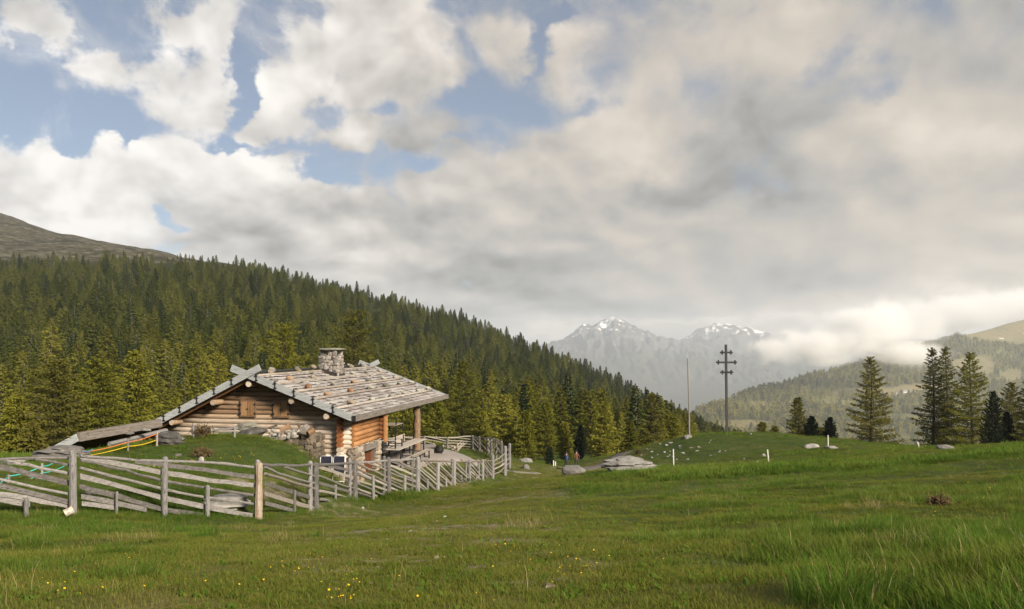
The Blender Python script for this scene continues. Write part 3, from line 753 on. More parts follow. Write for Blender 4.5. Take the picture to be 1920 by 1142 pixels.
# ---- the forest on the far hill
N = 60000
pp = RNG.uniform(1180, 2500, N); t_ = RNG.uniform(0.12, 1.06, N)
fx2, fy2, fz2 = far_pos(pp, t_)
py2 = HY - fz2 / fy2 * F
fbv = far_bare(pp, py2, fx2, fy2)
keep = (RNG.uniform(0, 1, N) > fbv * 1.05) & (RNG.uniform(0, 1, N) < np.clip((fy2 / 3800) ** 2, 0.08, 1)) & (RNG.uniform(0, 1, N) < np.clip(0.8 + (fbm(fx2 / 120, fy2 / 120, 91) - .5) * 2.5, .15, 1))
fx2, fy2, fz2, pp = fx2[keep], fy2[keep], fz2[keep], pp[keep]
fh = RNG.uniform(13, 24, len(pp)); n_ = len(pp)
ff = scatter('far_forest', np.stack([fx2, fy2, fz2 - 0.5], -1), np.stack([np.zeros(n_), np.zeros(n_), RNG.uniform(0, 6.3, n_)], -1), np.stack([fh * 1.3, fh * 1.3, fh], -1), np.where(RNG.uniform(0, 1, n_) < .22, 3, RNG.integers(0, 3, n_)), FAR)
tag(ff, 'sunlit golden forest on the far hill to the right', 'forest', kind='stuff')

# ---- trees one can point at
def tree(px, pt, d, style, label, seed, Rk, pw=0.8, name=None, fm=None, group=None, bark='bark'):
    x = (px - CX) / F * d; zb = gz(x, d); H = (HY - pt) / F * d - zb
    T, C = conifer(seed, H, H * Rk, style, 3, pw)
    nm = name or {'larch': 'larch_tree', 'spruce': 'spruce_tree', 'pine': 'stone_pine_tree'}[style]
    e = tag(empty(nm, (x, d, zb - 0.1), 0), label, 'tree', group)
    link('trunk', T.mesh('trunk', M[bark], True), e)
    link('crown', C.mesh('crown', fm or M[{'larch': 'larch', 'spruce': 'spruce', 'pine': 'pine'}[style]]), e)
    return e
LO = M['larch_olive']
HERO = [
    (1633, 668, 104, 'larch', 'lone larch with wide drooping branches right of the stone pines, standing alone on the crest', 11, .27, LO),
    (1750, 652, 106, 'larch', 'tall slim larch, left one of the close pair on the right crest', 12, .20, LO),
    (1777, 650, 111, 'larch', 'tall slim larch, right one of the close pair on the right crest', 13, .17, LO),
    (1823, 660, 103, 'larch', 'broad larch with pointed top between the larch pair and the dark pines', 14, .29, None),
    (1892, 716, 108, 'larch', 'lower larch behind the two dark pines on the right crest', 15, .34, LO),
    (1936, 680, 92, 'larch', 'larch cut off by the right edge of the picture', 16, .20, LO),
    (1862, 733, 92, 'pine', 'larger dark stone pine behind the bare dead sapling', 17, .19, None),
    (1889, 772, 94, 'pine', 'smaller dark stone pine right beside the larger one near the dead sapling', 18, .20, None),
    (1497, 744, 100, 'larch', 'cone-shaped brownish larch behind the knoll right of the tall cross', 19, .27, LO),
    (1521, 780, 93, 'pine', 'small dark pine touching the cone-shaped larch on the knoll', 20, .25, None),
    (1557, 782, 93, 'pine', 'small dark pine standing free behind the two flat boulders', 21, .25, None),
    (1427, 790, 100, 'larch', 'small thin larch nearest the tall cross on the knoll', 22, .30, LO),
    (1451, 797, 98, 'larch', 'small thin larch between the cross and the cone-shaped larch, second from cross', 23, .28, LO),
    (1540, 800, 100, 'larch', 'low larch sapling in the gap between the two small dark pines', 31, .30, LO),
    (1088, 797, 84, 'pine', 'dark dense stone pine beside the gravel path behind the hikers', 24, .20, None),
    (1031, 836, 78, 'spruce', 'small dark spruce left of the hikers at the meadow edge', 25, .22, M['pine']),
]
for px, pt, d, st, lb, sd, rk, fm in HERO: tree(px, pt, d, st, lb, sd, rk, fm=fm)
NEAR = [  # larches in the dip behind the hut and the fence
    (28, 742, 64, 'yellow-green larch at the left edge behind the big grey boulder', .28, None),
    (105, 672, 66, 'brownish wide larch, leftmost of three behind the low shed roof', .33, LO),
    (185, 670, 70, 'bushy larch with a dark forked trunk, middle of three behind the low shed roof', .33, None),
    (257, 656, 72, 'pointed bright larch, rightmost of three behind the low shed roof', .27, None),
    (330, 745, 84, 'low pale larch just above the left slope of the hut roof', .30, None),
    (412, 662, 88, 'bright larch rising behind the crossed gable boards of the hut', .26, None),
    (531, 606, 82, 'spreading larch with dead twigs at its top behind the ridge left of the chimney', .30, None),
    (664, 582, 90, 'tall larch behind the ridge right of the stone chimney', .27, LO),
    (868, 676, 96, 'tallest larch right of the hut eave behind the far fence', .27, None),
    (822, 745, 88, 'larch close to the far end of the eave', .28, None),
    (948, 738, 92, 'cone-shaped larch behind the corner of the far fence', .27, None),
    (905, 768, 98, 'pale larch between the tallest larch and the cone-shaped larch', .28, None),
    (985, 768, 90, 'larch just right of the cone-shaped larch by the fence corner', .26, None),
    (1022, 752, 100, 'larch behind the small dark spruce left of the hikers', .25, None),
    (1131, 752, 96, 'bright pointed larch right of the dark stone pine', .27, None),
    (1060, 790, 102, 'larch half hidden behind the dark stone pine, on its left', .25, None),
    (1180, 786, 104, 'smaller larch between the bright pointed larch and the brownish one', .26, None),
    (1226, 736, 98, 'brownish larch with a pale bare lower trunk left of the flagpole', .21, LO),
    (1262, 780, 102, 'small larch nearest the flagpole foot', .26, None),
    (1205, 795, 108, 'low larch left of the brownish larch', .27, None),
    (765, 720, 100, 'larch behind the middle of the hut eave', .27, None),
    (60, 790, 56, 'low bushy larch rising above the big grey boulder', .40, LO),
    (222, 770, 58, 'low bushy larch right behind the low shed roof beam', .36, None),
]
for k, (px, pt, d, lb, rk, fm) in enumerate(NEAR): tree(px, pt, d, 'larch', lb, 40 + k, rk, .5 if k in (1, 2, 6, 7, 0) else .68, fm=fm, bark='bark_grey' if px == 1226 else 'bark')

# ================================================================== HAZE, VALLEY CLOUD
def haze_box():
    b_ = MB(); b_.box((-9500, -260, -621.5), (9500, 14400, 500))
    o = link('haze', b_.mesh('haze', bpy.data.materials.new('haze_air')))
    mm = o.data.materials[0]; mm.use_nodes = True; t = NT(mm.node_tree); t.n.clear()
    out = t.node('ShaderNodeOutputMaterial'); pv = t.node('ShaderNodeVolumePrincipled')
    pv.inputs['Color'].default_value = (.88, .94, 1.0, 1); pv.inputs['Density'].default_value = 8.5e-5; pv.inputs['Anisotropy'].default_value = 0.15
    t.l.new(pv.outputs[0], out.inputs['Volume'])
    tag(o, kind='stuff')
haze_box()
def cloud_bank(lumps, lo, hi, dens, label):
    # lumps: px, py, distance, half width px, half height px, strength
    b_ = MB(); b_.box(lo, hi)
    o = link('cloud_bank', b_.mesh('cloud_bank', bpy.data.materials.new('valley_cloud')))
    mm = o.data.materials[0]; mm.use_nodes = True; t = NT(mm.node_tree); t.n.clear()
    out = t.node('ShaderNodeOutputMaterial'); pv = t.node('ShaderNodeVolumePrincipled')
    p = wpos(t)
    pwarp = t.vmath('ADD', p, t.vmath('SCALE', t.vmath('SUBTRACT', t.noise(p, 0.006, 4, 0.6, out='Color'), (.5, .5, .5)), scale=210.0))
    acc = None
    for px, py, d, rx, ry, a in lumps:
        c = at(px, py, d)
        v = t.vmath('MULTIPLY', t.vmath('SUBTRACT', pwarp, tuple(c)), (F / rx / d, F / 100.0 / d, F / ry / d))
        g = t.math('MULTIPLY', t.math('POWER', 0.40, t.vmath('DOT_PRODUCT', v, v)), a)
        acc = g if acc is None else t.math('MAXIMUM', acc, g)
    nz = t.noise(p, 0.012, 6, 0.62)
    den = t.math('MULTIPLY', t.smooth(t.math('ADD', acc, t.math('MULTIPLY', t.math('SUBTRACT', nz, .5), 0.9)), 0.30, 0.85), dens)
    t.put(pv.inputs['Density'], den); pv.inputs['Color'].default_value = (1, .995, .985, 1); pv.inputs['Anisotropy'].default_value = 0.0
    t.l.new(pv.outputs[0], out.inputs['Volume'])
    tag(o, label, 'cloud', kind='stuff')
if CLOUDS:
    cloud_bank([(1455, 656, 2500, 52, 30, 1.0), (1530, 648, 2500, 60, 34, 1.0), (1600, 640, 2550, 60, 32, .95), (1640, 612, 2600, 70, 38, .95), (1716, 650, 2600, 40, 24, .95), (1688, 658, 2550, 50, 24, .95),
                (1560, 676, 2500, 60, 18, .75), (1650, 674, 2600, 50, 14, .7), (1740, 612, 2600, 50, 30, .7)], (560, 2250, -190), (1560, 2950, 260), 0.012, 'pale cloud bank hanging low in front of the far hill')
    cloud_bank([(1690, 596, 5600, 80, 36, .9), (1800, 588, 5800, 90, 36, 1.0), (1890, 576, 5900, 90, 36, 1.0), (1990, 566, 6000, 90, 40, 1.0), (1590, 600, 5600, 60, 26, .8)], (2150, 5000, -40), (4500, 6600, 495), 0.006, 'pale cloud bank rising behind the far hill')
# ================================================================== GRASS
def clump(seed, nb, rad, h0, h1, wid, kind, lean=0.55, segs=2):
    rg = random.Random(seed); vs, fs, kd = [], [], []
    for _ in range(nb):
        a = rg.uniform(0, 6.283); r = rad * math.sqrt(rg.random()); bx, by = math.cos(a) * r, math.sin(a) * r
        hh = rg.uniform(h0, h1); la = a + rg.uniform(-1.4, 1.4); ln = hh * rg.uniform(.15, 1.0) * lean
        ux, uy = -math.sin(la), math.cos(la); ww = wid * rg.uniform(.7, 1.2)
        o = len(vs)
        for s in range(segs + 1):
            f = s / segs; px, py = bx + math.cos(la) * ln * f * f, by + math.sin(la) * ln * f * f; pz = hh * f * (1 - 0.18 * f * lean) - 0.02
            if s < segs: w2 = ww * (1 - .45 * f) / 2; vs += [(px - ux * w2, py - uy * w2, pz), (px + ux * w2, py + uy * w2, pz)]
            else: vs.append((px, py, pz))
        for s in range(segs - 1): fs.append((o + 2 * s, o + 2 * s + 1, o + 2 * s + 3, o + 2 * s + 2))
        e = o + 2 * (segs - 1); fs.append((e, e + 1, e + 2))
        kd += [kind if not isinstance(kind, tuple) else (kind[1] if rg.random() < kind[2] else kind[0])] * (2 * segs + 1)
    me = bpy.data.meshes.new('grass_clump'); me.from_pydata(vs, [], fs); me.materials.append(M['grass'])
    at_ = me.attributes.new('kind', 'FLOAT', 'POINT'); at_.data.foreach_set('value', np.array(kd, float))
    return source('grass_source', me)
# heights are for scale 1; 0-2 lush, 3-4 short, 5 straw, 6-7 far
TUFT = clump(20, 120, .15, .10, .27, .0048, (0, 2, .04), .95, 3)
SRC = [clump(1, 52, .17, .06, .17, .0046, 0, .8), clump(2, 52, .18, .07, .18, .0046, (0, 2, .04), .8), clump(3, 44, .16, .05, .15, .0052, (0, 1, .3), 1.1, 3),
       clump(4, 56, .19, .025, .065, .0046, 1, 1.1), clump(5, 56, .19, .025, .07, .0046, (1, 0, .35), 1.1),
       clump(6, 9, .14, .08, .26, .0035, (2, 1, .3), 1.0, 3),
       clump(9, 9, .10, .04, .09, .034, (0, 1, .3), 1.6, 3), clump(7, 40, .42, .09, .20, .016, (0, 1, .25), .7), clump(8, 44, .45, .05, .11, .018, (1, 0, .3), .9), TUFT]
HUT_O = Vector((-7.56, 36.0, -6.2)); TH_H = R(10.2)
def to_hut(x, y):
    dx, dy = np.asarray(x) - HUT_O.x, np.asarray(y) - HUT_O.y
    return dx * math.cos(TH_H) - dy * math.sin(TH_H), dx * math.sin(TH_H) + dy * math.cos(TH_H)
YARD = [at(*c) for c in ((735, 884, 39.2), (800, 876, 41.5), (878, 864, 46.5), (905, 858, 50), (868, 852, 55), (790, 848, 56.5), (740, 850, 52))]
YC = np.array([(p.x, p.y) for p in YARD])
def in_poly(x, y, P):
    r = np.zeros(np.shape(x), bool)
    for (x0, y0), (x1, y1) in zip(P, np.roll(P, -1, 0)):
        c = ((y0 > y) != (y1 > y)) & (x < (x1 - x0) * (y - y0) / (y1 - y0 + 1e-12) + x0); r ^= c
    return r
PATH = [(3.9, 57.5), (5.1, 60.5), (6.9, 65.5), (8.9, 71.5), (11.0, 78), (12.5, 86), (13, 94)]
def path_dist(x, y):
    b_ = np.full(np.shape(x), 1e9)
    for (ax, ay), (bx, by) in zip(PATH[:-1], PATH[1:]):
        t = np.clip(((x - ax) * (bx - ax) + (y - ay) * (by - ay)) / ((bx - ax) ** 2 + (by - ay) ** 2), 0, 1)
        b_ = np.minimum(b_, np.hypot(x - ax - t * (bx - ax), y - ay - t * (by - ay)))
    return b_
FL = np.array([(at(*c).x, at(*c).y) for c in FENCE])
def fence_dist(x, y):
    b_ = np.full(np.shape(x), 1e9)
    for (ax, ay), (bx, by) in zip(FL[:-1], FL[1:]):
        t = np.clip(((x - ax) * (bx - ax) + (y - ay) * (by - ay)) / ((bx - ax) ** 2 + (by - ay) ** 2), 0, 1)
        b_ = np.minimum(b_, np.hypot(x - ax - t * (bx - ax), y - ay - t * (by - ay)))
    return b_
def grass():
    gx_, gy_ = [], []
    for d0, d1, rho in ((1.6, 7, 210), (7, 11, 160), (11, 16, 110), (16, 24, 64), (24, 36, 32), (36, 60, 11), (60, 100, 5)):
        tan = 0.82
        n = int(((d1 ** 2 - d0 ** 2) * tan + 9.0 * (d1 - d0)) * rho)
        y = np.sqrt(RNG.uniform(d0 ** 2, d1 ** 2, n)); x = RNG.uniform(-1, 1, n) * (tan * y + 4.5)
        gx_.append(x); gy_.append(y)
    x, y = np.concatenate(gx_), np.concatenate(gy_)
    u, v = to_hut(x, y)
    ok = ~((u > -9.2) & (u < .7) & (v > -.1) & (v < 15)) & ~((u < -8.8) & (u > -10.8) & (v > -6.2) & (v < 15)) & ~in_poly(x, y, YC) & (path_dist(x, y) > 1.25)
    ok &= ~((u > -5.5) & (u < .7) & (v > -1.2) & (v < 0.2) & (u > -3.6))
    x, y = x[ok], y[ok]
    td = track_dist(x, y); n1 = fbm(x / 3.2, y / 3.2, 61, 3); n2 = fbm(x / 0.9, y / 0.9, 62, 2); n3 = fbm(x / 6, y / 6, 21, 3)
    tramp = np.clip(np.exp(-(td / 2.9) ** 2) * 1.15 + np.clip(n3 - .56, 0, 1) * 2.4, 0, 1)
    right = sstep(x - y * 0.10, 0.2, 3.5) * sstep(26 - y, 0, 10)
    fd = fence_dist(x, y)
    fringe = np.exp(-(fd / 0.55) ** 2) * (y < 36)
    lush = np.clip(0.40 + (n1 - .5) * 2.4 + (n2 - .5) * 1.3 + (fbm(x / .33, y / .33, 66, 2) - .5) * 0.9 + right * 0.18 + fringe * 1.0 - tramp * 1.0, 0, 1.25)
    lush = np.where((x < -2.5) & (y < 17), np.clip(lush + 0.16 * (1 - tramp), 0, 1.25), lush)
    lush = np.clip(lush - .22 * sstep(y, 38, 62) + (fbm(x / 1.4, y / 1.4, 68, 2) - .5) * .8 * sstep(y, 24, 40), 0, 1.25)
    # bare ground shows through the trampled track
    bare = (tramp > 0.35) & (n1 * .5 + n2 * .5 > 0.575)
    keep = ~(bare & (RNG.uniform(0, 1, len(x)) < .72))
    x, y, lush, n2, tramp = x[keep], y[keep], lush[keep], n2[keep], tramp[keep]
    n = len(x); rr = RNG.uniform(0, 1, n)
    idx = np.where((lush > .42) & (RNG.uniform(0, 1, n) < .68), RNG.integers(0, 3, n), RNG.integers(3, 5, n))
    straw = (fbm(x / 1.6, y / 1.6, 71, 3) > .74) | (RNG.uniform(0, 1, n) < .010)
    idx = np.where(straw & (rr < .35), 5, idx)
    far = y > 30
    idx = np.where(~far & (RNG.uniform(0, 1, n) < .05), 6, idx)
    idx = np.where(~far & (lush > .30) & (RNG.uniform(0, 1, n) < .012), 9, idx)
    idx = np.where(far, np.where(lush > .45, 7, 8), idx)
    idx = np.where((y > 43) & (RNG.uniform(0, 1, n) < .40), 8, idx); idx = np.where((y > 24) & (RNG.uniform(0, 1, n) < .03), 5, idx)
    idx = np.where(far & (lush > .30) & (RNG.uniform(0, 1, n) < .06), 9, idx)
    sc = np.where(idx < 3, 0.50 + lush * 0.60, np.where(idx < 5, 0.75 + .7 * lush, 0.9)) * RNG.uniform(.75, 1.3, n)
    sc = np.where(far, (0.50 + .75 * lush) * RNG.uniform(.6, 1.4, n), sc)
    z = ground(x, y)
    rot = np.stack([RNG.uniform(-.15, .15, n), RNG.uniform(-.15, .15, n), RNG.uniform(0, 6.28, n)], -1)
    s3 = np.stack([np.maximum(sc, .8), np.maximum(sc, .8), sc], -1)
    o = scatter('grass', np.stack([x, y, z], -1), rot, s3, idx, SRC)
    tag(o, 'lush green alpine meadow grass', 'grass', kind='stuff')
    print('grass', n)
if GRASS: grass()

# tussocks: darker, denser tufts one can point at
def tussock(px, py, lb, s, seed, nb=260):
    p = hit(px, py); so = clump(seed, nb, .34 * s, .10 * s, .34 * s, .005, (0, 2, .06), 0.9, 3)
    o = link('grass_tussock', so.data, None, (p.x, p.y, p.z)); tag(o, lb, 'grass tuft')
tussock(1585, 1128, 'large spiky dark green grass tussock at the bottom edge right of centre', 1.0, 301, 900)
tussock(60, 1022, 'dark round grass tussock at the left edge below the fence', .8, 302)
tussock(243, 1085, 'dark grass tussock in front of the left fence, nearest to the bottom', .7, 303)
tussock(590, 1008, 'small dark grass tussock right of the corner post, on the trampled grass', .5, 304)

# yellow flowers
def flowers():
    b_ = MB()
    for k in range(5):
        a = k * 1.2566; b_.add([(0, 0, 0), (math.cos(a) * .017, math.sin(a) * .017, .006), (math.cos(a + .9) * .017, math.sin(a + .9) * .017, .006)], [(0, 1, 2)])
    b_.add([(0, 0, 0), (.012, 0, .012), (0, .012, .012)], [(0, 1, 2)])
    so = source('flower_source', b_.mesh('flower', plain('yellow_petals', (.75, .50, .01), .6, 0, .1)))
    P = []
    for px, py, rx, ry, n in ((520, 1075, 60, 12, 10), (950, 1045, 40, 10, 12), (650, 1095, 60, 25, 14), (640, 1135, 40, 6, 14), (1060, 1080, 50, 20, 14), (1850, 935, 50, 20, 26), (1900, 850, 30, 10, 26), (1750, 975, 40, 10, 10), (1400, 880, 40, 6, 16),
                              (250, 882, 70, 8, 40), (330, 868, 70, 8, 30), (440, 860, 60, 10, 20), (240, 1060, 30, 10, 6), (1050, 1050, 300, 70, 26), (150, 1125, 120, 12, 8), (560, 1115, 400, 20, 16)):
        for _ in range(n):
            p = hit(px + random.gauss(0, rx * .6), py + random.gauss(0, ry * .6)); P.append((p.x, p.y, p.z + random.uniform(.05, .11)))
    P = np.array(P); n = len(P)
    o = scatter('yellow_flowers', P, np.stack([RNG.uniform(-.6, .6, n), RNG.uniform(-.6, .6, n), RNG.uniform(0, 6, n)], -1), np.repeat(RNG.uniform(.35, .7, (n, 1)), 3, 1) * np.clip(P[:, 1:2] / 16, .8, 2.0), np.zeros(n), [so])
    tag(o, 'small yellow flowers dotted over the meadow', 'flowers', kind='stuff')
flowers()

# gravel yard and path
def draped(name, poly_or_strip, material, lift=0.02):
    pass
def strip(name, pts, halfw, material, lift):
    P = np.array(pts, float); t = np.linspace(0, len(P) - 1, len(P) * 6)
    cx, cy = np.interp(t, np.arange(len(P)), P[:, 0]), np.interp(t, np.arange(len(P)), P[:, 1])
    dx, dy = np.gradient(cx), np.gradient(cy); l = np.hypot(dx, dy); nx, ny = -dy / l, dx / l
    s = np.linspace(-1, 1, 7); wob = 1 + (fbm(t * 1.3, t * 0, 5, 3) - .5) * .5
    xs = cx[:, None] + nx[:, None] * s * halfw * wob[:, None]; ys = cy[:, None] + ny[:, None] * s * halfw * wob[:, None]
    z = ground(xs, ys) + lift - (np.abs(s) > .99) * .12
    return tag(link(name, grid_mesh(name, xs, ys, z, material)), kind='structure')
strip('gravel_path', PATH, 1.15, M['gravel'], 0.06)
def yard():
    c = YC.mean(0); n = 40; k = 14
    th = np.linspace(0, 1, n + 1)
    t = th * len(YC); i = np.floor(t).astype(int) % len(YC); f = (t - np.floor(t))[:, None]
    ring = YC[i] * (1 - f) + YC[(i + 1) % len(YC)] * f
    rr = np.linspace(0.0, 1, k)[:, None, None]
    g = c + (ring[None] - c) * rr
    z = ground(g[..., 0], g[..., 1]) + 0.05 - (rr[..., 0] > .99) * .15
    tag(link('gravel_yard', grid_mesh('gravel_yard', g[..., 0], g[..., 1], z, M['gravel'])), kind='structure')
yard()
p = hit(975, 886); strip('worn_path', [(p.x - 1.1, p.y - .6), (p.x, p.y), (p.x + 1.2, p.y + .9)], .45, M['gravel'], .04)

# ================================================================== ROCKS
def rock_mesh(seed, size, flat_layers=False, sub=3, rough=.35):
    bm = bmesh.new(); bmesh.ops.create_icosphere(bm, subdivisions=sub, radius=1)
    rg = np.random.default_rng(seed); o = rg.uniform(0, 50, 3)
    co = np.array([v.co[:] for v in bm.verts])
    planes = rg.normal(size=(9, 3)); planes /= np.linalg.norm(planes, axis=1)[:, None]; off = rg.uniform(.62, .92, 9)
    dn = co @ planes.T
    for k in range(9):
        ex = np.maximum(co @ planes[k] - off[k], 0); co = co - ex[:, None] * planes[k] * .95
    n = fbm(co[:, 0] * 1.6 + co[:, 2] * 1.1 + o[0], co[:, 1] * 1.6 - co[:, 2] + o[1], seed, 3) - .5
    n2 = fbm(co[:, 0] * 5 + co[:, 2] * 3 + o[1], co[:, 1] * 5 + co[:, 2] * 4 + o[2], seed + 3, 2) - .5
    co = co * (1 + n * rough + n2 * rough * .35)[:, None]
    if flat_layers:
        zz = co[:, 2] * 5 + n * 2; co[:, :2] *= (1 + .10 * np.sign(np.sin(zz * 3.1)))[:, None]
    co = co * np.array(size)
    for v, c in zip(bm.verts, co): v.co = c
    me = bpy.data.meshes.new('rock'); bm.to_mesh(me); bm.free()
    return me
def rock(px, py, w_px, h_px, lb, m='rock', seed=None, deep=.8, name='rock', cat='rock', group=None, layers=False, sub=3, tilt=0.0, d=None):
    """a boulder whose foot shows at px, py; w_px, h_px its width and height in the photograph"""
    p = hit(px, py) if d is None else Vector(((px - CX) / F * d, d, (HY - py) / F * d))
    wd, ht = w_px / F * p.y, h_px / F * p.y
    seed = seed or int(px * 7 + py)
    me = rock_mesh(seed, (wd / 2 * 1.08, wd / 2 * deep, ht * .80), layers, sub)
    me.materials.append(M[m])
    o = link(name, me, None, (p.x, p.y + wd * .2, p.z + ht * .22)); o.rotation_euler = (tilt, random.uniform(-.06, .06), random.uniform(-.3, .3))
    return tag(o, lb, cat, group)
rock(108, 864, 106, 26, 'large grey boulder behind the left fence at the foot of the low shed roof', layers=True, deep=.8, sub=4, name='boulder', cat='boulder')
rock(18, 874, 42, 14, 'pale flat rock behind the fence at the left edge', 'rock_white')
rock(314, 833, 56, 22, 'grey boulder with a stake in front on the mound before the hut', layers=True, name='boulder', cat='boulder')
rock(415, 952, 78, 27, 'whitish lichen boulder behind the last rails of the left fence', 'rock_white', layers=True, name='boulder', cat='boulder')
rock(1183, 886, 92, 27, 'long layered grey outcrop right of the gravel path', layers=True, sub=4, deep=.6, name='boulder', cat='boulder')
rock(1076, 888, 42, 17, 'rounded grey boulder in front of the two hikers', name='boulder', cat='boulder')
rock(1523, 841, 26, 8, 'flat pale boulder on the knoll, left of the pair', 'rock_white')
rock(1560, 842, 24, 7, 'flat pale boulder on the knoll, right of the pair behind the thin stake', 'rock_white')
rock(1546, 817, 12, 5, 'small pale rock on the crest between the two small dark pines', 'rock_white')
rock(1776, 842, 30, 7, 'flat grey rock under the larch pair on the right crest', 'rock')
rock(1883, 1042, 26, 11, 'pale stone low at the right edge, beside the grass', 'rock_white')
rock(1916, 1022, 14, 18, 'pale stone cut by the right edge of the picture', 'rock_white')
rock(1776, 946, 10, 9, 'whitish stone beside the dark bare hollow on the right slope', 'rock_white')
rock(1608, 983, 8, 5, 'small pale stone in the grass on the right slope below the bare hollow', 'rock_white')
rock(1432, 856, 10, 5, 'small pale stone left of the short tilted stake on the knoll', 'rock_white')
rock(1290, 823, 17, 8, 'heap stone at the foot of the bare flagpole', 'rock_white')
rock(1283, 823, 8, 6, 'small stone left of the flagpole foot', 'rock')
rock(986, 868, 28, 8, 'flat grey slab on the bank beyond the fence end, upper one', 'rock')
rock(986, 880, 18, 9, 'dark grey stone on the bank beyond the fence end, lower one', 'rock')
rock(165, 930, 27, 8, 'flat pale stone behind the low rails right of the first tall post', 'rock_white')
rock(208, 944, 20, 6, 'small flat stone in the grass behind the low rails', 'rock_tan')
rock(332, 857, 14, 6, 'small grey stone on the mound left of the flattened juniper', 'rock')
rock(377, 865, 11, 8, 'small whitish stone on the mound below the flattened juniper', 'rock_white')
rock(680, 955, 5, 3.5, 'tiny white stone on the grass in front of the fence', 'rock_white')
rock(834, 971, 8, 4, 'small white stone on the short grass in the middle of the meadow', 'rock_white')
rock(1030, 1103, 26, 8, 'flat tan stone in the foreground grass left of centre bottom', 'rock_tan')
rock(863, 1046, 8, 5, 'tan pebble in the foreground grass, right of its twin', 'rock_tan')
rock(818, 1049, 10, 6, 'tan pebble in the foreground grass, left of its twin', 'rock_tan')
rock(770, 998, 12, 4, 'flat tan stone set in the trampled grass', 'rock_tan')
for k, (px, py, ww) in enumerate(((1212, 836, 13), (1238, 834, 9), (1258, 832, 14), (1222, 848, 11), (1274, 838, 8), (1246, 850, 9), (1280, 851, 16), (1310, 840, 9), (1330, 832, 6), (1408, 815, 6), (1350, 846, 7), (1395, 862, 8), (1290, 862, 9), (1420, 868, 12), (1196, 860, 9), (1262, 858, 7))):
    rock(px, py, ww * .62, 2.6, 'small pale stone scattered on the short turf of the knoll slope', 'rock_white', group='stones scattered over the knoll slope', sub=2)
for k in range(26):
    rock(random.gauss(1275, 62), random.gauss(845, 12), random.uniform(3, 9), random.uniform(1.2, 2.6), 'small pale stone scattered on the short turf of the knoll slope', random.choice(['rock_white', 'rock']), group='stones scattered over the knoll slope', sub=2)
for k in range(46):
    px = random.uniform(560, 850); py = random.uniform(965, 1120); 
    if track_dist(np.array([hit(px, py).x]), np.array([hit(px, py).y]))[0] > 1.7: continue
    rock(px, py, random.uniform(4, 9), random.uniform(1.8, 3), 'small flat stone lying in the trampled track', 'rock_tan', group='stones in the trampled track', sub=1, name='stone', cat='stone')
# ================================================================== THE HUT
hut = tag(empty('alpine_hut', HUT_O, -TH_H), 'log hut on a stone base under a shingle roof weighed down with stones', 'hut')
_c, _s = math.cos(TH_H), math.sin(TH_H)
def hw(u, v, w_): return Vector((HUT_O.x + u * _c + v * _s, HUT_O.y - u * _s + v * _c, HUT_O.z + w_))
def hray(px, py):
    o = Vector((-HUT_O.x, -HUT_O.y, -HUT_O.z)); d = Vector(((px - CX) / F, 1.0, (HY - py) / F))
    f = lambda a: Vector((a.x * _c - a.y * _s, a.x * _s + a.y * _c, a.z))
    return f(o), f(d)
RU, RW = -4.2, 5.0            # ridge
SR, SL = 0.376, 0.500         # right and left roof slopes
V0, V1 = -0.9, 14.6
def roof_r(u): return RW - SR * (u - RU)
def roof_l(u): return RW + SL * (u - RU)
def on_roof(px, py, lift=0.0):
    o, d = hray(px, py); # w = RW + lift - SR*(u-RU)
    t = (RW + lift - SR * (o.x - RU) - o.z) / (d.z + SR * d.x)
    return o + d * t
def hpart(name, mb, m, parent=hut, smooth=False): return link(name, mb.mesh(name, m, smooth), parent)
rg = random.Random(5)

# --- gable logs
def log_u(u0, u1, v, w_, r, m, nm='log', seed=None):
    b_ = MB(); n = max(3, int((u1 - u0) / 1.2) + 2)
    b_.rod([(u0 + (u1 - u0) * i / (n - 1), v + rg.uniform(-.008, .008), w_ + rg.uniform(-.008, .008)) for i in range(n)], [r * rg.uniform(.96, 1.04) for _ in range(n)], 10, jit=.02, rng=rg)
    return hpart(nm, b_, M[m], smooth=True)
def log_v(u, v0, v1, w_, r, m, nm='log'):
    b_ = MB(); n = max(3, int((v1 - v0) / 1.2) + 2)
    b_.rod([(u + rg.uniform(-.008, .008), v0 + (v1 - v0) * i / (n - 1), w_ + rg.uniform(-.008, .008)) for i in range(n)], [r * rg.uniform(.96, 1.04) for _ in range(n)], 10, jit=.02, rng=rg)
    return hpart(nm, b_, M[m], smooth=True)
STEP = 0.212
for i in range(19):
    w_ = 1.06 + STEP * i
    ul = max(-8.7, RU - (RW - .32 - w_) / SL); ur = min(.40, RU + (RW - .30 - w_) / SR)
    if ur - ul < .4: break
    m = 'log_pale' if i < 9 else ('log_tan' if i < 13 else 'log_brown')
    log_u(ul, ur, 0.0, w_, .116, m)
for k, (ulog, wlog) in enumerate(((-8.9, 2.9),)): pass
# --- corner: ends of the side-wall logs in front of the gable
for i in range(9):
    w_ = 1.17 + STEP * i
    b_ = MB(); b_.rod([(-.08, -.42, w_), (-.08, .1, w_)], [.118, .115], 10, jit=.03, rng=rg)
    hpart('log_end', b_, M['log_dark'] if i > 2 else M['log_pale'], smooth=False)
# --- side wall
b_ = MB(); b_.box((.36, -.10, 1.62), (.44, .10, 2.95)); hpart('corner_board', b_, M['log_orange'])
for i in range(6): log_v(.36, .12, 3.45, 1.78 + .215 * i, .118, 'log_orange')
for i in range(6): 
    b_ = MB(); b_.rod([(-.6, 3.75, 1.72 + .22 * i), (.62, 3.75, 1.72 + .22 * i)], .125, 8, jit=.03, rng=rg); hpart('log_end', b_, M['log_dark'])
b_ = MB(); b_.box((.60, 3.60, 1.5), (.70, 3.95, 2.95)); hpart('door_frame', b_, M['log_orange'])
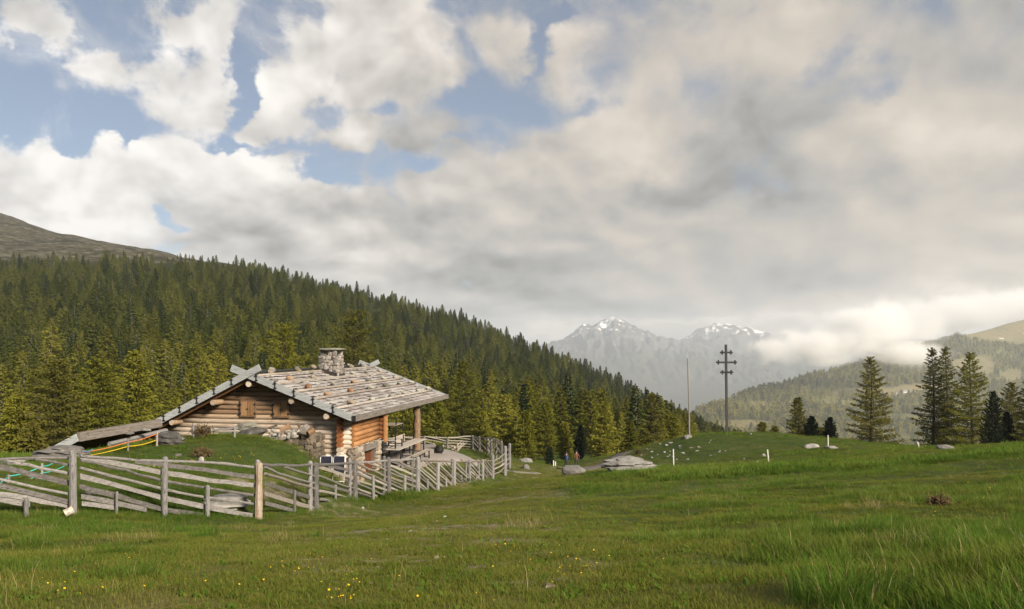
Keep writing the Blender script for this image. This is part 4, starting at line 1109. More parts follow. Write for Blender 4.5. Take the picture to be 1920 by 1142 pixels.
# inner wall of the porch, floor, posts
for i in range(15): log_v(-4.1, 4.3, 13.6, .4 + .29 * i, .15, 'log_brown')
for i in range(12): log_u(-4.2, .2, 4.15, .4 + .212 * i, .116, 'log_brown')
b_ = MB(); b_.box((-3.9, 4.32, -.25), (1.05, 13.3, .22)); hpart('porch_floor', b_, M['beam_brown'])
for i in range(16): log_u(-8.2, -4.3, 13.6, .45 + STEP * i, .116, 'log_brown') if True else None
b_ = MB(); pz = [(.30 + rg.uniform(-.03, .03), 10.2 + rg.uniform(-.03, .03), z) for z in np.linspace(-.3, 2.92, 9)]
b_.rod(pz, [.26, .235, .20, .215, .19, .225, .185, .19, .18], 10, jit=.07, rng=rg); hpart('porch_post', b_, M['stripped_post'], smooth=True)

# --- stones
def block_mesh(seed):
    rr = random.Random(seed); bm = bmesh.new(); bmesh.ops.create_cube(bm, size=1.0)
    bmesh.ops.subdivide_edges(bm, edges=bm.edges[:], cuts=1, use_grid_fill=True)
    for v in bm.verts:
        c = v.co; l = (abs(c.x * 2) ** 5 + abs(c.y * 2) ** 5 + abs(c.z * 2) ** 5) ** .2
        v.co = c / l * (1 if l > 0 else 0) * rr.uniform(.88, 1.12); v.co += Vector((rr.uniform(-.05, .05), rr.uniform(-.05, .05), rr.uniform(-.05, .05)))
    me = bpy.data.meshes.new('stone'); bm.to_mesh(me); bm.free(); return me
BLOCK = [block_mesh(k) for k in range(7)]
def blocks_for(m):
    out = []
    for me in BLOCK:
        c = me.copy(); c.materials.append(M[m]); out.append(c)
    return out
WST, CST, BST = blocks_for('wall_stone'), blocks_for('chim_stone'), blocks_for('wall_brown')
def stone_face(parent, meshes, org, ax, up, nrm, wid, hei, sz=(.22, .48), sh=(.16, .30), skip=None, top=None, seed=1, dep=.26):
    """irregular courses of separate stones over a wid x hei face"""
    rr = random.Random(seed); org, ax, up, nrm = map(Vector, (org, ax, up, nrm)); z = 0.0; n = 0
    while z < hei - .04:
        hh = min(rr.uniform(*sh), hei - z); x = rr.uniform(-.15, 0)
        while x < wid - .03:
            l = min(rr.uniform(*sz), wid - x + .04); cx, cz = x + l / 2, z + hh / 2
            if l > .07 and cx > 0 and not (skip and skip(cx, cz)) and not (top and cz > top(cx)):
                o = link('stone', rr.choice(meshes), parent)
                o.location = org + ax * cx + up * (cz + rr.uniform(-.03, .03)) + nrm * rr.uniform(-.02, .025)
                rot = Matrix((ax, nrm, up)).transposed().to_4x4() @ Euler((rr.uniform(-.05, .05), rr.uniform(-.12, .12), rr.uniform(-.05, .05))).to_matrix().to_4x4()
                o.rotation_euler = rot.to_euler(); o.scale = (l * 1.0, dep, hh * rr.uniform(.92, 1.12)); n += 1
            x += l
        z += hh
    return n
b_ = MB(); b_.box((-8.6, .02, -.5), (.28, .40, .94)); b_.box((-.2, .405, -.5), (.33, 1.50, 1.66)); b_.box((-.2, 3.02, -.5), (.33, 3.62, 1.66)); b_.box((-.2, 1.5, 1.34), (.33, 3.02, 1.66)); b_.box((-.2, 1.5, -.5), (.05, 3.02, 1.34))
base = hpart('stone_base', b_, M['mortar'])
stone_face(base, WST, (-1.75, -.02, -.35), (1, 0, 0), (0, 0, 1), (0, -1, 0), 2.05, 1.28, seed=3)
stone_face(base, WST, (.34, -.05, -.35), (0, 1, 0), (0, 0, 1), (1, 0, 0), 3.75, 2.02, skip=lambda a, z: 1.52 < a < 3.10 and z < 1.70, seed=4)
b_ = MB(); b_.box((.26, 1.45, 1.32), (.50, 3.15, 1.58)); hpart('lintel', b_, M['beam_brown'], base)
b_ = MB()
for k in range(5): b_.box((.10 + .006 * (k % 2), 1.56 + .285 * k, -.1), (.16 + .006 * (k % 2), 1.835 + .285 * k, 1.31))
b_.box((.165, 1.6, .9), (.19, 2.9, 1.0)); b_.box((.165, 1.6, .25), (.19, 2.9, .35))
dr = hpart('cellar_door', b_, M['door'])
b_ = MB(); b_.box((.06, 1.50, -.2), (.22, 1.57, 1.32)); b_.box((.06, 2.97, -.2), (.22, 3.03, 1.32)); hpart('door_frame', b_, M['log_dark'])

# --- shuttered windows in the gable
for uc in (-4.58, -2.94):
    b_ = MB(); fw = .38
    b_.box((uc - fw, -.20, 2.98), (uc - fw + .06, -.10, 3.76)); b_.box((uc + fw - .06, -.20, 2.98), (uc + fw, -.10, 3.76)); b_.box((uc - fw + .06, -.20, 3.70), (uc + fw - .06, -.10, 3.76)); b_.box((uc - fw + .06, -.20, 2.98), (uc + fw - .06, -.10, 3.03))
    fr = hpart('window_frame', b_, M['log_brown'])
    for sd in (-1, 1):
        b_ = MB()
        for k in range(2): b_.box((uc + sd * (.015 + .15 * k) - (.148 if sd < 0 else 0), -.215 - .005 * k, 3.035), (uc + sd * (.015 + .15 * k) + (.148 if sd > 0 else 0), -.185, 3.695))
        sh_ = hpart('shutter', b_, M['shutter'], fr)
    b_ = MB()
    for sd in (-1, 1):
        for z in (3.15, 3.56): b_.box((uc + sd * .36 - .05, -.235, z - .035), (uc + sd * .36 + .05, -.218, z + .035))
        b_.box((uc + sd * .03 - .015, -.25, 3.33), (uc + sd * .03 + .015, -.216, 3.37))
    hpart('hinge', b_, M['iron'], fr)

# --- roof decks
def slab(u0, w0, u1, w1, v0, v1, th, name, m):
    b_ = MB(); b_.hexa([(u0, v0, w0 - th), (u1, v0, w1 - th), (u1, v1, w1 - th), (u0, v1, w0 - th)], [(u0, v0, w0), (u1, v0, w1), (u1, v1, w1), (u0, v1, w0)])
    return hpart(name, b_, M[m])
UE = .80
deck_r = slab(RU, RW - .08, UE, roof_r(UE) - .08, V0 + .03, V1 - .03, .07, 'roof_deck', 'under')
deck_l = slab(-9.0, roof_l(-9.0) - .08, RU - .002, RW - .082, V0 + .03, V1 - .03, .07, 'roof_deck', 'under')
slab(-10.6, roof_l(-10.6) - .02, -8.45, roof_l(-8.45) - .02, -6.2, V1 - .1, .08, 'shed_roof', 'under')
def shingles(side):
    b_ = MB(); n = 18 if side > 0 else 16; sl = SR if side > 0 else SL
    tot = (UE + .03 - RU) if side > 0 else (RU + 9.05); du = tot / n
    for j in range(n):
        u_hi = RU + side * du * (j - .35); u_lo = RU + side * du * (j + 1.0)
        if j == 0: u_hi = RU
        v = V0 + .02
        while v < V1 - .02:
            l = min(rg.uniform(.22, .62), V1 - .02 - v); 
            if l < .06: break
            e = rg.uniform(-.016, .016); t = rg.uniform(.022, .034); li = rg.uniform(.075, .115) if j else .03
            wf = lambda u: RW - sl * abs(u - RU) - .075
            uh, ul = u_hi, u_lo + side * e
            a, c = v + .006, v + l - .006; tw = rg.uniform(-.012, .012)
            q0 = [(uh, a, wf(uh)), (ul, a, wf(ul) + li + tw), (ul, c, wf(ul) + li - tw), (uh, c, wf(uh))]
            q1 = [(x, y, z + t) for x, y, z in q0]
            if side < 0: q0.reverse(); q1.reverse()
            b_.hexa(q0, q1); v += l
    return b_
for sd in (1, -1):
    o = hpart('shingles', shingles(sd), M['shingle']); o['kind'] = 'stuff'
# ridge cap
b_ = MB(); b_.beam((RU - .03, V0 + .3, RW + .03), (RU - .02, V1 - .3, RW + .05), .34, .05, side=(1, 0, -.1)); hpart('ridge_board', b_, M['iron'])
# rake boards with iron clamps
def rake(u0, u1, fn, v, name='rake_board', m='board_grey'):
    b_ = MB(); b_.beam((u0, v, fn(u0) - .05), (u1, v, fn(u1) - .05), .07, .30, side=(0, 1, 0)); return hpart(name, b_, M[m])
rk_r = rake(-4.98, .84, roof_r, V0 - .02)
rk_l = rake(-3.55, -8.98, roof_l, V0 - .10)
rake(-4.9, .84, roof_r, V1 + .02); rake(-3.6, -8.98, roof_l, V1 + .10)
def clamps(rk, us, fn, v):
    for u in us:
        b_ = MB(); w_ = fn(u) - .05
        b_.beam((u, v, w_ + .22), (u + .01, v, w_ - .13), .035, .03, side=(0, 1, 0)); b_.box((u - .07, v - .03, w_ + .10), (u + .07, v + .012, w_ + .135)); b_.box((u - .03, v - .035, w_ - .10), (u + .08, v + .012, w_ - .06)); b_.box((u - .02, v - .03, w_ + .22), (u + .05, v + .25, w_ + .25))
        hpart('clamp', b_, M['iron'], rk)
clamps(rk_r, (-3.75, -2.85, -1.95, -1.05, -.12), roof_r, V0 - .075)
clamps(rk_l, (-4.9, -5.75, -6.6, -7.45, -8.25), roof_l, V0 - .155)
# eave beam and rafter tips
b_ = MB(); b_.beam((UE + .07, V0 - .06, roof_r(UE) - .06), (UE + .07, V1 + .35, roof_r(UE) - .06), .10, .25, side=(1, 0, 0)); hpart('eave_beam', b_, M['beam_brown'])
b_ = MB(); b_.box((UE - .02, V0 - .10, roof_r(UE) - .19), (UE + .135, V0 - .062, roof_r(UE) + .07)); hpart('eave_end', b_, M['iron'])
for k in range(23):
    v = V0 + .55 + k * .66
    b_ = MB(); u0, u1 = RU + .3, UE + .02
    b_.rod([(u0, v, roof_r(u0) - .22), (u1 - .30, v, roof_r(u1 - .3) - .235), (u1, v, roof_r(u1) - .20)], [.075, .075, .045], 6, rng=rg); hpart('rafter', b_, M['pole_wood'] if k % 3 else M['stripped_post'])
for k in range(2):
    b_ = MB(); v = V0 + .35 + k * .5; b_.beam((RU - .1, v, roof_l(RU - .1) - .24), (-8.8, v, roof_l(-8.8) - .24), .10, .13, side=(0, 1, 0)); hpart('rafter', b_, M['under'])
for u, w_, r in ((RU, 4.52, .135), (-2.15, 3.78, .13), (-.50, 3.12, .13), (-5.95, 3.66, .125), (-8.0, 2.72, .12)):
    b_ = MB(); b_.rod([(u, -.82, w_), (u + .01, 1.5, w_), (u, 4.0, w_)], r, 12, jit=.02, rng=rg); pl = hpart('purlin', b_, M['log_tan'], smooth=False)
    b_ = MB(); b_.rod([(u, -.835, w_), (u, -.8205, w_)], r * .97, 12); hpart('cut_end', b_, M['log_pale'], pl)
# shed roof beam on the left
b_ = MB(); b_.beam((-8.45, -6.25, 2.66), (-8.45, -.95, 2.72), .14, .36, side=(1, 0, 0)); hpart('shed_beam', b_, M['beam_brown'])
b_ = MB(); b_.beam((-8.5, -6.24, 2.64), (-9.9, -6.24, 1.94), .08, .30, side=(0, 1, 0)); hpart('rake_board', b_, M['board_grey'])
# roof poles that carry the stones
Z1 = lambda a, b2: (400 + a * .2396, 620 + b2 * .2396)
ROWS = [
    ('on the ridge row', [(385, 300, 'white'), (595, 294, 'white'), (745, 290, 'tan'), (1030, 276, 'green'), (1130, 266, 'white')]),
    ('in the row below the ridge', [(460, 345, 'tan'), (655, 328, 'tan'), (1090, 303, 'tan'), (1190, 295, 'white')]),
    ('in the second row down', [(615, 405, 'orange'), (805, 390, 'tan'), (1090, 352, 'green'), (1210, 343, 'green'), (1305, 332, 'tan')]),
    ('in the third row down', [(760, 468, 'orange'), (957, 443, 'green'), (1110, 420, 'orange'), (1235, 410, 'green'), (1335, 388, 'green'), (1430, 378, 'tan')]),
    ('in the fourth row down', [(915, 524, 'orange'), (1090, 494, 'orange'), (1240, 468, 'green'), (1360, 448, 'green'), (1460, 428, 'green'), (1545, 416, 'green')]),
    ('in the lowest row', [(1100, 592, 'tan'), (1255, 557, 'green'), (1400, 527, 'green'), (1500, 503, 'green'), (1610, 484, 'green'), (1685, 466, 'green')]),
]
ORD = ['first', 'second', 'third', 'fourth', 'fifth', 'sixth']
CN = {'white': 'pale', 'tan': 'tan', 'green': 'grey-green lichen', 'orange': 'rust-orange'}
for r, (rname, lst) in enumerate(ROWS):
    P = [on_roof(*Z1(a, b2)) for a, b2, c in lst]
    um = RU + .10 if r == 0 else sum(p.x for p in P) / len(P)
    if r:
        b_ = MB(); n = 9
        b_.rod([(um + .06 + rg.uniform(-.03, .03), V0 + .12 + (V1 - V0 - .3) * i / (n - 1), roof_r(um + .06) + .055) for i in range(n)], [.062 * rg.uniform(.85, 1.15) for _ in range(n)], 7, jit=.06, rng=rg); hpart('roof_pole', b_, M['pole_wood'], smooth=True)
    for k, ((a, b2, c), p) in enumerate(zip(lst, P)):
        wpx = {'orange': .21, 'tan': .20, 'green': .21, 'white': .19}[c] * (1.25 if (r in (2, 5) and k == 0) else 1) * rg.uniform(.9, 1.1)
        me = rock_mesh(900 + r * 10 + k, (wpx, wpx * .72, wpx * (.50 if c == 'green' else .62)), False, 2, .5); me.materials.append(M['rock_' + c])
        u = um + rg.uniform(-.05, .05) - .05 if r else um + rg.uniform(-.06, .1)
        wv = hw(u, p.y, roof_r(u) + wpx * .42 + (.04 if r else .06))
        o = link('roof_stone', me, None, wv); o.rotation_euler = (rg.uniform(-.1, .1), .34 - rg.uniform(0, .1), rg.uniform(-.7, .7) - TH_H)
        tag(o, f'{CN[c]} stone on the hut roof, {ORD[k]} from left {rname}', 'stone', 'stones weighing down the hut roof')
# chimney
CU0, CU1, CV0, CV1, CT = -3.98, -2.98, 6.3, 7.4, 6.0
b_ = MB(); tp = lambda u0, u1, z0, z1, v0, v1: b_.box((u0, v0, z0), (u1, v1, z1))
b_.hexa([(CU0 + .10, CV0 + .10, 4.3), (CU1 - .10, CV0 + .10, 4.3), (CU1 - .10, CV1 - .1, 4.3), (CU0 + .1, CV1 - .1, 4.3)], [(CU0 + .14, CV0 + .14, CT - .28), (CU1 - .14, CV0 + .14, CT - .28), (CU1 - .14, CV1 - .14, CT - .28), (CU0 + .14, CV1 - .14, CT - .28)])
ch = hpart('chimney', b_, M['mortar'])
stone_face(ch, CST, (CU0 + .06, CV0 + .10, 4.46), (1, 0, 0), (0.0, .03, 1), (0, -1, 0), 1.0, CT - 4.46 - .26, (.16, .36), (.13, .24), skip=lambda a, z: z < RW - 4.46 - SR * (a + .1) + .06, seed=8, dep=.17)
stone_face(ch, CST, (CU1 - .10, CV0 + .06, 4.3), (0, 1, 0), (-.03, 0, 1), (1, 0, 0), 1.08, CT - 4.3 - .26, (.16, .36), (.13, .24), seed=9, dep=.17)
stone_face(ch, CST, (CU1 - .06, CV1 - .1, 4.5), (-1, 0, 0), (0, -.03, 1), (0, 1, 0), 1.0, CT - 4.5 - .26, (.2, .4), (.16, .28), seed=10)
stone_face(ch, CST, (CU0 + .1, CV1 - .06, 4.7), (0, -1, 0), (.03, 0, 1), (-1, 0, 0), 1.08, CT - 4.7 - .26, (.2, .4), (.16, .28), seed=11)
for a, b2 in ((CU0 + .16, CV0 + .16), (CU1 - .16, CV0 + .16), (CU1 - .16, CV1 - .16), (CU0 + .16, CV1 - .16), ((CU0 + CU1) / 2 + .1, CV0 + .16)):
    o = link('stone', rg.choice(CST), ch, (a, b2, CT - .13)); o.scale = (.22, .22, .30)
me = rock_mesh(77, (.72, .74, .085), False, 3, .25); me.materials.append(M['rock_green']); o = link('chimney_cap', me, ch, ((CU0 + CU1) / 2, (CV0 + CV1) / 2, CT + .06))
b_ = MB()
b_.hexa([(CU0 - .06, CV0 - .07, roof_r(CU0) - .1), (CU1 + .05, CV0 - .07, roof_r(CU1) - .1), (CU1 + .03, CV0 + .05, roof_r(CU1) - .1), (CU0 - .03, CV0 + .05, roof_r(CU0) - .1)], [(CU0 - .06, CV0 - .07, roof_r(CU0) + .20), (CU1 + .05, CV0 - .07, roof_r(CU1) + .20), (CU1 + .03, CV0 + .05, roof_r(CU1) + .20), (CU0 - .03, CV0 + .05, roof_r(CU0) + .20)])
b_.box((CU1 - .04, CV0 + .052, roof_r(CU1) - .1), (CU1 + .03, CV1 + .03, roof_r(CU1) + .20)); hpart('flashing', b_, M['flash'], ch)

# --- things around the hut
def loose(px, py, d, w_px, h_px, m, lb, cat, name, group=None, seed=None, sub=2, deep=.8, rot=0, lift=0):
    p = at(px, py, d); wd, ht = w_px / F * d, h_px / F * d
    me = rock_mesh(seed or int(px * 5 + py * 3), (wd / 2, wd / 2 * deep, ht / 2), False, sub, .45); me.materials.append(M[m])
    o = link(name, me, None, (p.x, p.y, p.z)); o.rotation_euler = (rg.uniform(-.2, .2), rg.uniform(-.2, .2) + rot, rg.uniform(-.5, .5)); return tag(o, lb, cat, group)
# retaining wall
wall = tag(empty('dry_stone_wall', hw(-1.5, -.8, 0), -TH_H), 'brown dry stone retaining wall between the mound and the lower yard', 'wall')
O_ = Vector((-1.5, -.8, 0))
b_ = MB(); b_.box((-1.4, -.50, -.4), (.52, .62, 2.22)); link('core', b_.mesh('core', M['mortar']), wall)
stone_face(wall, BST, (-1.4, -.54, -.4), (1, 0, 0), (0, 0, 1), (0, -1, 0), 2.0, 2.72, (.24, .5), (.18, .34), seed=21)
stone_face(wall, BST, (.56, -.54, -.4), (0, 1, 0), (0, 0, 1), (1, 0, 0), 1.2, 2.72, (.24, .5), (.18, .34), seed=22)
stone_face(wall, BST, (-1.4, -.5, 2.24), (1, 0, 0), (0, 1, 0), (0, 0, 1), 1.95, 1.1, (.24, .5), (.2, .4), seed=23)
loose(463, 800, 35.0, 44, 16, 'rock_green', 'pale lichen-covered slab leaning on the hut wall below the left window', 'rock', 'rock', sub=3)
loose(470, 813, 34.3, 58, 20, 'rock', 'grey flat boulder below the lichen slab in front of the hut wall', 'rock', 'rock', sub=3)
for k in range(34):
    px = rg.uniform(503, 560); py = 806 + rg.uniform(0, 1) * 24 * (1 - (px - 503) / 120) 
    loose(px, py, 34.6 - (py - 806) * .045, rg.uniform(6, 13), rg.uniform(5, 9), rg.choice(['rock_white', 'rock_tan', 'rock', 'rock_white', 'rock_tan']), 'rubble stone in the loose heap behind the dry stone retaining wall', 'stone', 'rubble_stone', 'rubble stones in front of the gable', seed=600 + k)
for k in range(16):
    px = rg.uniform(175, 300); py = 838 - (px - 150) * .155 + 7 + rg.uniform(-2, 6)
    loose(px, py, 32.3 + (px - 150) / 150 * 4.4, rg.uniform(9, 18), rg.uniform(7, 11), rg.choice(['rock_white', 'rock', 'rock_tan', 'rock_orange']), 'stone packed under the low shed roof beam', 'stone', 'packing_stone', 'stones under the shed roof beam', seed=700 + k)
for k, (px, py) in enumerate(((243, 812), (275, 806), (205, 818))):
    loose(px, py, 33.5 + k * .6, 20, 6, 'rock_white', f'pale stone lying on the low shed roof, {("middle", "upper", "lower")[k]} one of three', 'stone', 'roof_stone', 'stones on the shed roof', seed=760 + k)
def chunk(name, p0, p1, r, m, lb, n=7):
    b_ = MB(); c = (Vector(p0) + Vector(p1)) / 2; b_.rod([Vector(p0) - c, (Vector(p0) + Vector(p1)) / 2 - c, Vector(p1) - c], [r, r * .95, r], n, jit=.12, rng=rg)
    return tag(link(name, b_.mesh(name, M[m]), None, c), lb, 'log')
chunk('split_log', at(526, 809, 34.9), at(544, 798, 35.0), .15, 'log_brown', 'thick split log leaning on the rubble heap by the gable', 6)
chunk('split_log', at(577, 813, 34.5), at(588, 806, 34.7), .13, 'log_brown', 'dark split log on top of the retaining wall at its right end', 6)
chunk('log_round', at(568, 806, 34.4), at(574, 801, 34.8), .15, 'beam_brown', 'grey round log end on the retaining wall, left of the dark split log', 9)
chunk('stick', at(558, 794, 34.8), at(563, 803, 34.7), .06, 'bark', 'short dark stick poking up behind the retaining wall', 5)
chunk('stick', at(503, 803, 34.8), at(520, 797, 34.9), .05, 'bark', 'thin dark branch lying across the rubble heap', 5)
chunk('log_piece', at(121, 963, 18.0), at(137, 955, 18.1), .09, 'log_pale', 'short pale log at the foot of the first tall fence post', 9)
chunk('lying_beam', at(205, 833, 32.6), at(312, 807, 36.4), .10, 'grey_wood', 'grey beam lying under the shed roof beam beside the hut', 6)

# ================================================================== FENCES
def on_line(px, line):
    s = (px - CX) / F
    for (ax, ay), (bx, by) in zip(line[:-1], line[1:]):
        den = (bx - ax) - s * (by - ay)
        if abs(den) < 1e-9: continue
        t = (s * ay - ax) / den
        if -1e-6 <= t <= 1.000001: return ax + (bx - ax) * t, ay + (by - ay) * t
    e = line[0] if s < line[0][0] / line[0][1] else line[-1]
    return e
def post(parent, org, x, y, zt, zb, r, m='grey_wood', nm='post', lean=.02):
    b_ = MB(); z0 = zb - .35
    n = 4; lx, ly = rg.uniform(-lean, lean), rg.uniform(-lean, lean)
    pts_ = [Vector((x + lx * i / n, y + ly * i / n, z0 + (zt - r * .5 - z0) * i / n)) for i in range(n + 1)] + [Vector((x + lx, y + ly, zt))]
    b_.rod([p_ - Vector(org) for p_ in pts_], [r * rg.uniform(.92, 1.06) for _ in range(n + 1)] + [r * .45], 8, jit=.06, rng=rg)
    return link(nm, b_.mesh(nm, M[m]), parent)
def rail(parent, org, P, r, m='rail_wood', flat=False, back=.13):
    b_ = MB(); Q = []
    for a, c in zip(P[:-1], P[1:]):
        for t in (0, .34, .67): Q.append(Vector(a).lerp(Vector(c), t))
    Q.append(Vector(P[-1]))
    Q = [q_ + Vector((0, back, rg.uniform(-.012, .012) * (1.6 if not flat else 1.0))) - Vector(org) for q_ in Q]
    rr = [r * rg.uniform(.82, 1.15) for _ in Q]
    if flat:
        o = len(b_.v)
        for q_, k in zip(Q, rr):
            b_.v += [tuple(q_ + Vector((0, -.018, -k))), tuple(q_ + Vector((0, .018, -k))), tuple(q_ + Vector((0, .018, k))), tuple(q_ + Vector((0, -.018, k)))]
        for i in range(len(Q) - 1):
            for k in range(4): b_.f.append((o + i * 4 + k, o + i * 4 + (k + 1) % 4, o + i * 4 + 4 + (k + 1) % 4, o + i * 4 + 4 + k)); b_.m.append(0)
        b_.f += [(o + 3, o + 2, o + 1, o), tuple(o + 4 * (len(Q) - 1) + k for k in range(4))]; b_.m += [0, 0]
    else: b_.rod(Q, rr, 7, jit=.05, rng=rg)
    return link('rail', b_.mesh('rail', M[m]), parent)
FLINE = [tuple(p_) for p_ in FL]
def fpt(px, py, line=FLINE):
    x, y = on_line(px, line); return Vector((x, y, (HY - py) / F * y))
def fence(lb, org, group=None):
    return tag(empty('wooden_fence', org), lb, 'fence', group)
# left run: long nearly level rails
o0 = Vector((FL[1][0], FL[1][1], fpt(137, 966).z)); fA = fence('left run of the weathered fence with long grey nearly level rails', o0)
for px, t_, b2, r in ((137, 843, 966, .086), (308, 856, 967, .078), (485, 867, 972, .095)):
    q_ = fpt(px, b2); post(fA, o0, q_.x, q_.y, fpt(px, t_).z, q_.z, r, 'stripped_post' if px == 485 else 'grey_wood')
for px, t_, b2, r in ((50, 933, 950, .05), (219, 921, 957, .035), (390, 909, 968, .055), (475, 865, 962, .075)):
    q_ = fpt(px, b2); post(fA, o0, q_.x, q_.y + (.32 if px == 475 else -.02), fpt(px, t_).z, q_.z, r, 'grey_wood', 'stake')
A_R = [([(-55, 866), (130, 859)], 0), ([(2, 865), (66, 878), (133, 891)], 0), ([(60, 863), (130, 875)], 0), ([(-55, 866), (60, 893), (131, 910)], 1), ([(-55, 890), (131, 930)], 0), ([(-55, 901), (133, 945)], 1), ([(-55, 922), (40, 936), (131, 953)], 1), ([(-55, 932), (47, 948)], 1),
       ([(145, 857), (250, 864), (390, 869), (482, 877)], 0), ([(144, 858), (302, 888), (395, 903), (478, 912)], 1), ([(250, 865), (380, 882), (478, 896)], 1), ([(144, 864), (230, 884), (302, 904), (478, 931)], 0), ([(144, 880), (302, 920), (390, 935), (478, 948)], 0),
       ([(144, 895), (302, 936), (400, 956), (470, 970)], 1), ([(145, 914), (220, 933), (302, 957), (380, 968)], 1), ([(147, 933), (270, 957)], 1), ([(148, 946), (215, 956)], 1)]
for P, fl in A_R:
    q_ = [fpt(*c) for c in P]; rail(fA, o0, q_, (.058 if fl else .036), 'rail_wood', bool(fl), .14 + rg.uniform(-.03, .03))
# middle run: slanted rails, bays getting denser with distance
o1 = Vector((FL[6][0], FL[6][1], fpt(729, 931).z)); fB = fence('middle run of the weathered fence, slanting rails between stripped corner post and yard', o1)
BP = [(592, 867, 957, .095), (666, 862, 940, .095), (729, 857, 931, .095), (783, 856, 924, .115), (821, 867, 921, .09), (852, 861, 915, .095), (880, 862, 908, .095), (905, 861, 904, .09), (924, 852, 900, .10)]
for px, t_, b2, r in BP:
    q_ = fpt(px, b2); post(fB, o1, q_.x, q_.y, fpt(px, t_).z, q_.z, r)
for px, t_, b2, r in ((576, 867, 948, .075), (652, 861, 938, .065), (717, 857, 928, .07), (770, 857, 920, .07), (553, 918, 960, .045), (630, 908, 946, .05), (701, 891, 933, .065), (759, 890, 926, .065), (802, 897, 922, .05), (837, 895, 918, .05), (866, 890, 911, .05), (893, 888, 906, .05), (846, 862, 914, .06), (873, 865, 908, .06), (897, 864, 904, .06), (912, 874, 902, .05)):
    q_ = fpt(px, b2); post(fB, o1, q_.x, q_.y + (.34 if t_ < 880 else -.06), fpt(px, t_).z, q_.z, r, 'grey_wood', 'stake')
B_R = [([(488, 873), (540, 874), (592, 872), (666, 869)], .045), ([(666, 869), (729, 864), (783, 863)], .042), ([(783, 864), (852, 867), (924, 865)], .040),
       ([(493, 876), (530, 893), (588, 907)], .036), ([(494, 889), (540, 903), (588, 917)], .04), ([(494, 907), (590, 938)], .05), ([(494, 926), (588, 955)], .055), ([(494, 946), (548, 960)], .05), ([(532, 878), (590, 894)], .034),
       ([(596, 877), (661, 897)], .05), ([(597, 893), (630, 907), (661, 917)], .036), ([(597, 907), (661, 924)], .05), ([(598, 922), (655, 936)], .045), ([(600, 937), (626, 946)], .045), ([(613, 874), (661, 884)], .05)]
for P, r in B_R: rail(fB, o1, [fpt(*c) for c in P], r, 'pale_rail' if rg.random() < .6 else 'rail_wood', r >= .05, .15 + rg.uniform(-.04, .04))
def slanted(parent, org, A, B, hA, hB, drop, n, r=.038, m='pale_rail', line_h=0.0):
    """slanting rails of one bay from post foot A to post foot B, clipped where they reach the ground"""
    A, B = Vector(A), Vector(B)
    for k in range(n):
        f = (k + rg.uniform(.2, .8)) / n; za = hA * (.16 + .82 * f); zb = za - drop * rg.uniform(.85, 1.15)
        a = A + Vector((0, 0, za)); b2 = B + Vector((0, 0, zb)); t = 1.0
        if zb < .05: t = (za - .05) / (za - zb)
        t0 = rg.uniform(-.04, .04)
        if t > .2: rail(parent, org, [a.lerp(b2, t0), a.lerp(b2, t * .5), a.lerp(b2, t)], r * rg.uniform(.8, 1.25), m if rg.random() < .7 else 'rail_wood', rg.random() < .25, rg.uniform(.10, .28))
    for k in range(max(2, n // 3)):   # short ones that start from the top rail
        f = rg.uniform(.2, .7); a = A.lerp(B, f) + Vector((0, 0, hA * .95)); b2 = B + Vector((0, 0, hA * .95 - drop * (1 - f)))
        rail(parent, org, [a, a.lerp(b2, .5), b2], r * rg.uniform(.7, 1.0), m, False, rg.uniform(.10, .28))
for (pa, ta, ba, _), (pb, tb, bb, _) in zip(BP[1:-1], BP[2:]):
    A, B = fpt(pa, ba), fpt(pb, bb); hA = fpt(pa, ta).z - A.z; hB = fpt(pb, tb).z - B.z
    slanted(fB, o1, A, B, min(hA, 1.5), hB, .62 if pa < 780 else .85, 8 if pa < 780 else 7)
# end panel, return run and back run round the gravel yard
def foot(px, d, py=None):
    x = (px - CX) / F * d; return Vector((x, d, gz(x, d)))
def top_z(px, py, d): return (HY - py) / F * d
E0, E1, E2 = fpt(924, 900), Vector(((947 - CX) / F * 49.5, 49.5, (HY - 887) / F * 49.5)), Vector(((955 - CX) / F * 51.5, 51.5, (HY - 883) / F * 51.5))
fC = fence('short end panel of the fence with four rails rising to the right', E1)
post(fC, E1, E1.x, E1.y, top_z(947, 836, 49.5), E1.z, .10); post(fC, E1, E2.x, E2.y, top_z(955, 831, 51.5), E2.z, .10)
for ya, yb in ((866, 850), (873, 861), (881, 868), (892, 876)):
    rail(fC, E1, [fpt(924, ya) + Vector((0, .05, 0)), Vector(((936 - CX) / F * 48.5, 48.5, top_z(936, (ya + yb) / 2 + 1.5, 48.5))), Vector((E1.x, E1.y, top_z(947, yb, 49.5)))], .04, 'pale_rail', False, .1)
for yb in (846, 855, 864, 873): rail(fC, E1, [Vector((E1.x, E1.y, top_z(947, yb, 49.5))), Vector((E2.x, E2.y, top_z(955, yb - 4, 51.5)))], .035, 'rail_wood', False, .05)
G = [(955, 51.5, 831), (941, 53.2, 829), (930, 54.8, 824), (921, 56.2, 821), (914, 57.4, 820), (899, 59.3, 818), (886, 61.0, 816)]
fD = fence('return run of the pale slanting fence along the right edge of the gravel yard', foot(921, 56.2))
oD = foot(921, 56.2)
for k, (px, d, ty_) in enumerate(G[1:]):
    q_ = foot(px, d); post(fD, oD, q_.x, q_.y, top_z(px, ty_, d), min(q_.z, top_z(px, ty_, d) - 1.0), .085)
